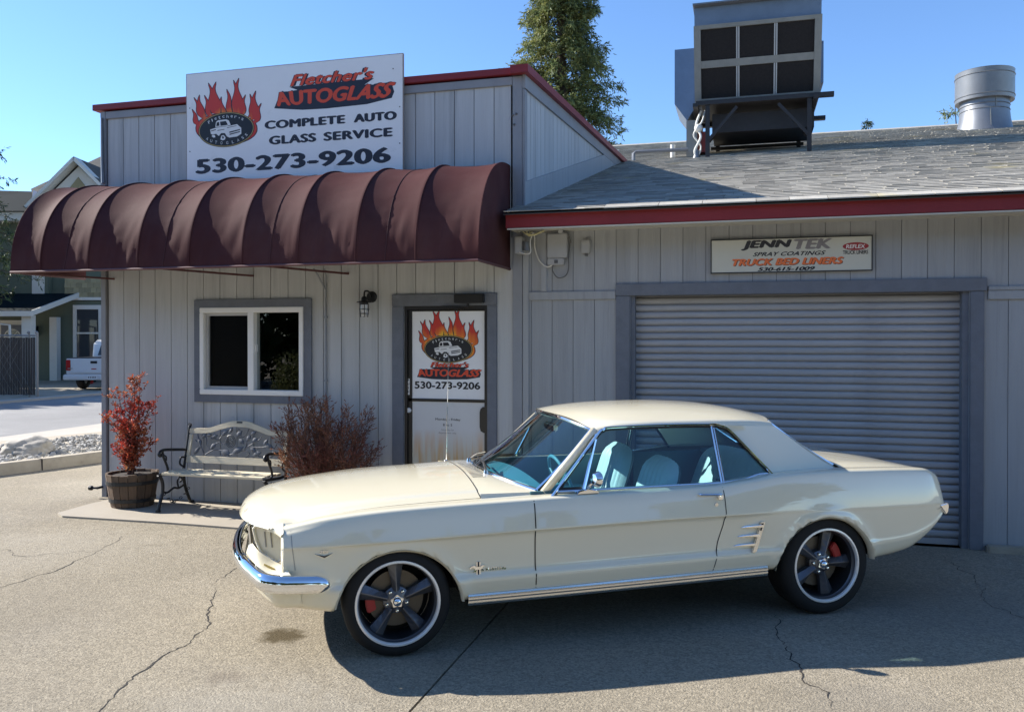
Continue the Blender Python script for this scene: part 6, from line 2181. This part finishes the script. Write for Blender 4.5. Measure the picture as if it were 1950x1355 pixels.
# handles, mirror, badges, side trim on the near side; plain ones on the far side
for s, dr in ((-1, near_door), (1, far_door)):
    yd = lambda x_, z_: s * (side_y(x_, z_))
    h_ = MB().tube(spline([(1.832, yd(1.83, .815) , .816), (1.845, yd(1.84, .815) + s * .024, .817), (1.91, yd(1.9, .815) + s * .030, .816), (1.965, yd(1.96, .81) + s * .026, .813), (1.985, yd(1.98, .81), .810)], 5), .0095, 8, flat=.7)
    h_.lathe([(0, s * .026), (.017, s * .024), (.019, 0), (.019, -s * .02)], 14, 'y', (1.965, yd(1.96, .80), .798))
    h_.build('door_handle', 'chrome', dr, smooth=True)
    MB().lathe([(0, s * .006), (.011, s * .006), (.013, 0), (.013, -s * .012)], 14, 'y', (1.94, yd(1.94, .752), .752)).build('door_lock', 'chrome_worn', dr, smooth=True)
m_ = MB()
yb = -side_y(1.13, .845)
mir = MB().prism([(1.06, .848), (1.20, .850), (1.185, .862), (1.13, .872), (1.075, .860)], lambda p: (p[0], yb + .035, p[1]), lambda p: (p[0], yb - .012, p[1])).tube(spline([(1.13, yb + .01, .868), (1.135, yb - .03, .90), (1.165, yb - .055, .925)], 5), .011, 8).build('mirror', 'chrome', car, smooth=True)
mm = MB().lathe([(0, -.030), (.030, -.024), (.045, -.006), (.048, .008), (.046, .012), (0, .012)], 24, 'x')
mo = mm.build('mirror_head', 'chrome', mir, smooth=True)
mo.location = (1.165, yb - .058, .938)
mo.rotation_euler = (0, R(6), R(14))
# side scoop ornament
for s in (-1, 1):
    sy = lambda x_, z_, o=0.0: s * (side_y(x_, z_) + o)
    sc_ = MB()
    vp_ = [(2.235, .632), (2.268, .632), (2.205, .448), (2.172, .448)]
    sc_.prism(vp_, lambda p: (p[0], sy(p[0], p[1], .016), p[1]), lambda p: (p[0], sy(p[0], p[1], -.01), p[1]))
    so = sc_.build('scoop_ornament', 'chrome_worn', car, bevel=.004)
    MB().prism([(2.240, .624), (2.254, .624), (2.196, .455), (2.182, .455)], lambda p: (p[0], sy(p[0], p[1], .0175), p[1]), lambda p: (p[0], sy(p[0], p[1], .0), p[1])).build('scoop_insert', 'rubber_trim', so)
    for (xa, za, xb, zb_) in ((2.105, .600, 2.247, .606), (2.082, .544, 2.225, .550), (2.055, .488, 2.204, .494)):
        MB().prism([(xa, za), (xa + .03, za + .009), (xb, zb_ + .010), (xb, zb_ - .006)], lambda p: (p[0], sy(p[0], p[1], .004 + .022 * smooth01(xa, xb, p[0])), p[1]), lambda p: (p[0], sy(p[0], p[1], -.008), p[1])).build('scoop_blade', 'chrome', so)
    # ribbed rocker moulding
    rows = []
    for k in range(40):
        x_ = .392 + (2.292 - .392) * k / 39
        zb_ = fzb(x_)
        rows.append([(x_, s * (fW(x_) + a), zb_ + b) for a, b in ((-.028, .040), (-.006, .039), (-.003, .030), (-.009, .026), (-.002, .021), (-.002, .013), (-.010, .009), (-.003, .004), (-.003, -.005), (-.012, -.008), (-.006, -.012), (-.010, -.022), (-.04, -.026))])
    MB().grid(rows, flip=s < 0).build('rocker_moulding', 'chrome_worn', car, smooth=False)
    # crossed-bars and letters behind the front wheel
    def on_side(name, body_, m, x0, x1, z0, z1, off, bold=.01, shear=.0, spacing=1.1):
        vs_, fs = text_mesh(body_, bold, shear, spacing)
        pts = []
        for (u, v) in vs_:
            uu = u if s < 0 else 1 - u
            x_, z_ = x0 + (x1 - x0) * uu, z0 + (z1 - z0) * v
            pts.append((x_, s * (side_y(x_, z_) + off), z_))
        MB().add(pts, fs).build(name, m, car, fix=False)
    on_side('badge_lettering', 'MUSTANG', 'chrome', .495, .612, .452, .469, .004, .03, 0, 1.2)
    eb = MB()
    for k, mm_ in ((-1, 0), (0, 0), (1, 0)):
        x_ = .452 + k * .0085
        eb.box(x_ - .0032, x_ + .0032, s * (side_y(.45, .46) - .003), s * (side_y(.45, .46) + .006), .418, .506)
    ebo = eb.build('tri_bar_badge', 'chrome', car)
    MB().box(.452 - .0034, .452 + .0034, s * (side_y(.45, .46) - .002), s * (side_y(.45, .46) + .0066), .419, .505).build('badge_bar', 'ink_navy', ebo)
    hp = [(.400, .472), (.412, .483), (.428, .486), (.440, .478), (.462, .478), (.474, .486), (.495, .482), (.480, .478), (.474, .466), (.482, .455), (.476, .452), (.464, .462), (.446, .462), (.436, .452), (.418, .450), (.432, .459), (.430, .468), (.416, .474), (.406, .468)]
    MB().prism(hp, lambda p: (p[0], s * (side_y(p[0], p[1]) + .010), p[1]), lambda p: (p[0], s * (side_y(p[0], p[1]) + .004), p[1])).build('horse_badge', 'chrome', ebo)
    # engine badge at the front corner
    vb = [(-.452, .606), (-.398, .594), (-.352, .606), (-.398, .580)]
    vo_ = MB().prism(vb, lambda p: (p[0], s * (side_y(p[0], p[1]) + .006), p[1]), lambda p: (p[0], s * (side_y(p[0], p[1]) - .004), p[1])).build('engine_badge', 'chrome', car)
    MB().prism([(-.445, .6045), (-.398, .593), (-.358, .6045), (-.398, .583)], lambda p: (p[0], s * (side_y(p[0], p[1]) + .0072), p[1]), lambda p: (p[0], s * (side_y(p[0], p[1])), p[1])).build('badge_inlay', 'ink_black', vo_)
    on_side('badge_lettering', '289', 'chrome_worn', -.424, -.376, .606, .624, .005, .03, .1, 1.1)
# letters on the hood lip
for k, ch in enumerate('FORD'):
    y0 = .24 - k * .16
    vs_, fs = text_mesh(ch, .03)
    pts = []
    for (u, v) in vs_:
        y_ = y0 + .016 - .032 * u
        s_ = .020 - .013 * v * -1 - .013
        p = hoodp(.010 + .016 * v, y_)
        pts.append((p.x - .0025, p.y, p.z + .002))
    MB().add(pts, fs).build('hood_letter', 'truck_trim', hd, fix=False)
# cowl vents
cv = MB()
for k in range(15):
    y_ = -.36 + k * .034
    a = hoodp(1, y_)
    cv.add([(a.x + .022, y_, a.z + .0055), (a.x + .105, y_, a.z + .0065), (a.x + .105, y_ + .013, a.z + .0065), (a.x + .022, y_ + .013, a.z + .0055)], [(0, 1, 2, 3)])
for k in range(15):
    pass
cv.build('cowl_vent', 'truck_trim', bodyo, fix=False)
# wipers
for (py_, ang) in ((-.26, 0), (.30, 0)):
    b0 = ws_base(py_ / .665) + Vector((-.035, 0, .010))
    wp = MB().lathe([(0, .022), (.014, .020), (.018, .0), (.02, -.008), (0, -.008)], 12, 'z', tuple(b0))
    tip = ws_base((py_ + .25) / .665).lerp(ws_top((py_ + .25) / .665), .13) + Vector((-.02, 0, .014))
    wp.tube([b0 + Vector((0, 0, .016)), b0.lerp(tip, .5) + Vector((-.008, 0, .018)), tip], [.010, .008, .005], 6)
    d1 = ws_base((py_ + .03) / .665).lerp(ws_top((py_ + .03) / .665), .055) + Vector((-.022, 0, .012))
    d2 = ws_base((py_ + .44) / .665).lerp(ws_top((py_ + .44) / .665), .10) + Vector((-.018, 0, .010))
    wo = wp.build('wiper', 'chrome_worn', car, smooth=True)
    MB().tube([d1, d1.lerp(d2, .5) + Vector((-.006, 0, .004)), d2], .0055, 5).build('wiper_blade', 'rubber_trim', wo, smooth=True)
# aerial on the far wing
an = MB().lathe([(0, .018), (.016, .014), (.026, 0), (.026, -.004)], 14, 'z', (.57, .735, .840)).tube([(.57, .735, .845), (.578, .735, 1.25), (.588, .735, 1.66)], [.0042, .003, .0018], 6).build('aerial', 'chrome', car, smooth=True)

# cabin
cab = MB()
cab.box(.60, 2.9, -.70, .70, .301, .318)
cab.build('cabin_floor', 'aqua_dark', car)
for s in (-1, 1):
    MB().box(.80, 2.05, s * .70 - .008, s * .70 + .008, .32, .858).box(2.05, 2.75, s * .66 - .01, s * .66 + .01, .32, .87).build('door_card', 'aqua_dark', car)
    MB().box(1.25, 1.62, s * .69 - s * .055, s * .69, .60, .635).build('armrest', 'aqua', car)
dash = MB().grid([[(max(x_, ws_base(k / 5 - 1).x + .07), -.63 + 1.26 * k / 10, z_ - .035 * (k / 5 - 1) ** 2) for k in range(11)] for x_, z_ in ((.66, .878), (.80, .885), (.93, .88), (.96, .84), (.93, .74), (.90, .62), (.66, .60))])
dash.build('dashboard', 'aqua', car, smooth=True)
MB().box(.955, .965, -.60, -.15, .76, .845).build('gauge_panel', 'black_metal', car)
sw = MB()
c = Vector((1.12, -.36, .83))
ax_ = Vector((1, 0, .38)).normalized()
e1 = Vector((0, 1, 0))
e2 = ax_.cross(e1)
sw.tube([c + e1 * (.195 * math.cos(a * math.pi / 16)) + e2 * (.195 * math.sin(a * math.pi / 16)) for a in range(33)], .011, 8, cap=False)
for a in (0, 2.1, 4.2):
    sw.tube([c - ax_ * .03, c + e1 * (.19 * math.cos(a + .5)) + e2 * (.19 * math.sin(a + .5))], .008, 6)
sw.tube([c - ax_ * .03, c - ax_ * .3], .03, 8)
sw.build('steering_wheel', 'aqua', car, smooth=True)

def seat_back(name, x0, y0, y1, zb_, zt, leanx, m, m2, parent=car, thick=.12, pleat=.062):
    """upholstered back: rounded outline, vertical pleats on the front face"""
    n, k = 64, 14
    rows_f, rows_b = [], []
    for j in range(k + 1):
        t = j / k
        z = zb_ + (zt - zb_) * t
        rf_, rb2 = [], []
        for q in range(n + 1):
            u = -1 + 2 * q / n
            roundoff = 1 - .22 * max(0, (t - .6) / .4) ** 4
            y_ = (y0 + y1) / 2 + (y1 - y0) / 2 * u * roundoff
            zz = z - .035 * abs(u) ** 4 * t
            edge = (1 - abs(u) ** 6) * (1 - max(0, (t - .8) / .2) ** 3)
            pl = .010 * abs(math.sin(q / n * (y1 - y0) / pleat * math.pi)) if abs(u) < .82 and t > .45 else 0
            xf = x0 + leanx * t + thick * (.5 - .5 * edge) - pl
            xb_ = x0 + leanx * t + thick * (.5 + .5 * edge)
            rf_.append((xf, y_, zz))
            rb2.append((xb_, y_, zz))
        rows_f.append(rf_)
        rows_b.append(rb2)
    so = MB().grid(rows_f).build(name, m, parent, smooth='all')
    MB().grid(rows_b).build('seat_shell', m2, so, smooth='all')
    return so
for s in (-1, 1):
    y0, y1 = (.12, .62) if s > 0 else (-.62, -.12)
    so = seat_back('front_seat', 1.60, y0, y1, .45, .985, .17, 'aqua_pale', 'aqua_dark')
    MB().box(1.18, 1.66, y0, y1, .36, .50).build('seat_cushion', 'aqua', so, bevel=.04, smooth=True)
so = seat_back('rear_seat', 2.38, -.60, .60, .42, .955, .20, 'aqua_pale', 'aqua_dark')
MB().box(2.02, 2.44, -.60, .60, .34, .50).build('seat_cushion', 'aqua', so, bevel=.04, smooth=True)
MB().box(2.62, 2.97, -.64, .64, .86, .885).build('parcel_shelf', 'aqua_dark', car)
MB().box(1.14, 1.17, -.12, .12, 1.135, 1.19).build('rear_view_mirror', 'chrome', car, bevel=.012)

# wheels
def wheel(x_, s, tr, rot, caliper_ang):
    """tyre, polished lip, five tapered spokes, hub cap, disc and caliper"""
    w = sub_empty('wheel', car, (x_, s * .72, tr))
    o = s                                    # outward direction along y
    Y = lambda d: o * d
    tw = .115
    tp = [(.226, tw - .012), (.232, tw + .002), (.250, tw + .006), (tr - .030, tw + .002), (tr - .010, tw - .014), (tr - .001, tw - .036), (tr, 0), (tr - .001, -tw + .036), (tr - .010, -tw + .014), (tr - .03, -tw), (.232, -tw), (.226, -tw + .012)]
    ty = MB()
    ty.lathe([(a, Y(b)) for a, b in tp], 64, 'y')
    # tread bars on the shoulder
    ty.build('tyre', 'rubber', w, smooth=True)
    MB().lathe([(.226, Y(.100)), (.236, Y(.108)), (.2385, Y(.116)), (.236, Y(.122)), (.226, Y(.1235)), (.2205, Y(.118)), (.2185, Y(.106))], 64, 'y').build('rim_lip', 'rim_polish', w, smooth=True)
    MB().lathe([(.2185, Y(.106)), (.214, Y(.085)), (.209, Y(.080))], 64, 'y').build('rim_step', 'wheel_grey', w, smooth=True)
    MB().lathe([(.209, Y(.082)), (.205, Y(.04)), (.200, Y(-.02)), (.205, Y(-.10))], 48, 'y').build('rim_barrel', 'wheel_barrel', w, smooth=True)
    for k in range(5):
        a = rot + k * 2 * math.pi / 5
        sp = MB()
        rows = []
        for t in (0, .15, .35, .6, .85, 1.0):
            r_ = .052 + (.207 - .052) * t
            hw = .017 + .028 * t + (.010 * max(0, .2 - t) / .2)
            yr = .068 - .010 * t + .0 * t
            ye = .040 - .004 * t
            rows.append([(r_, -hw, ye - .03), (r_, -hw, ye), (r_, -.0025, yr), (r_, .0025, yr), (r_, hw, ye), (r_, hw, ye - .03)])
        P = []
        for r2 in rows:
            P.append([(q[0] * math.cos(a) - q[1] * math.sin(a), Y(q[2]), q[0] * math.sin(a) + q[1] * math.cos(a)) for q in r2])
        sp.grid(P)
        sp.build('spoke', 'wheel_grey', w, smooth=False)
        al = a + math.pi / 5
        MB().lathe([(0, Y(.066)), (.008, Y(.064)), (.0095, Y(.055)), (.0095, Y(.02))], 10, 'y', (.058 * math.cos(al), 0, .058 * math.sin(al))).build('lug_nut', 'chrome', w, smooth=True)
    MB().lathe([(0, Y(.058)), (.050, Y(.056)), (.075, Y(.040)), (.078, Y(.01)), (.078, Y(-.02))], 32, 'y').build('hub', 'wheel_grey', w, smooth=True)
    star = [((.040 if q % 2 == 0 else .028) * math.cos(rot + q * math.pi / 5 + math.pi / 10 * 0), (.040 if q % 2 == 0 else .028) * math.sin(rot + q * math.pi / 5)) for q in range(10)]
    cap = MB().prism(star, lambda p: (p[0], Y(.080), p[1]), lambda p: (p[0], Y(.05), p[1])).build('hub_star', 'chrome', w, bevel=.003)
    MB().lathe([(0, Y(.104)), (.012, Y(.102)), (.021, Y(.096)), (.025, Y(.086)), (.025, Y(.07))], 24, 'y').build('hub_cap', 'chrome', w, smooth=True)
    MB().lathe([(.07, Y(.0)), (.158, Y(.0)), (.158, Y(-.02)), (.07, Y(-.02))], 40, 'y').build('brake_disc', 'disc_steel', w, smooth=True)
    ca = MB()
    pts = []
    for q in range(9):
        a = caliper_ang + R(-26 + 6.5 * q)
        pts.append((.118 * math.cos(a), .118 * math.sin(a)))
    for q in range(8, -1, -1):
        a = caliper_ang + R(-26 + 6.5 * q)
        pts.append((.172 * math.cos(a), .172 * math.sin(a)))
    ca.prism(pts, lambda p: (p[0], Y(.034), p[1]), lambda p: (p[0], Y(-.05), p[1]))
    ca.build('brake_caliper', 'caliper_red', w, bevel=.006)
    MB().lathe([(0, Y(-.06)), (.2, Y(-.06))], 32, 'y').build('back_plate', 'well', w)
    return w
for s in (-1, 1):
    wheel(0.0, s, .302, R(92), R(178) if s < 0 else R(178))
    wheel(2.735, s, .318, R(70), R(20))
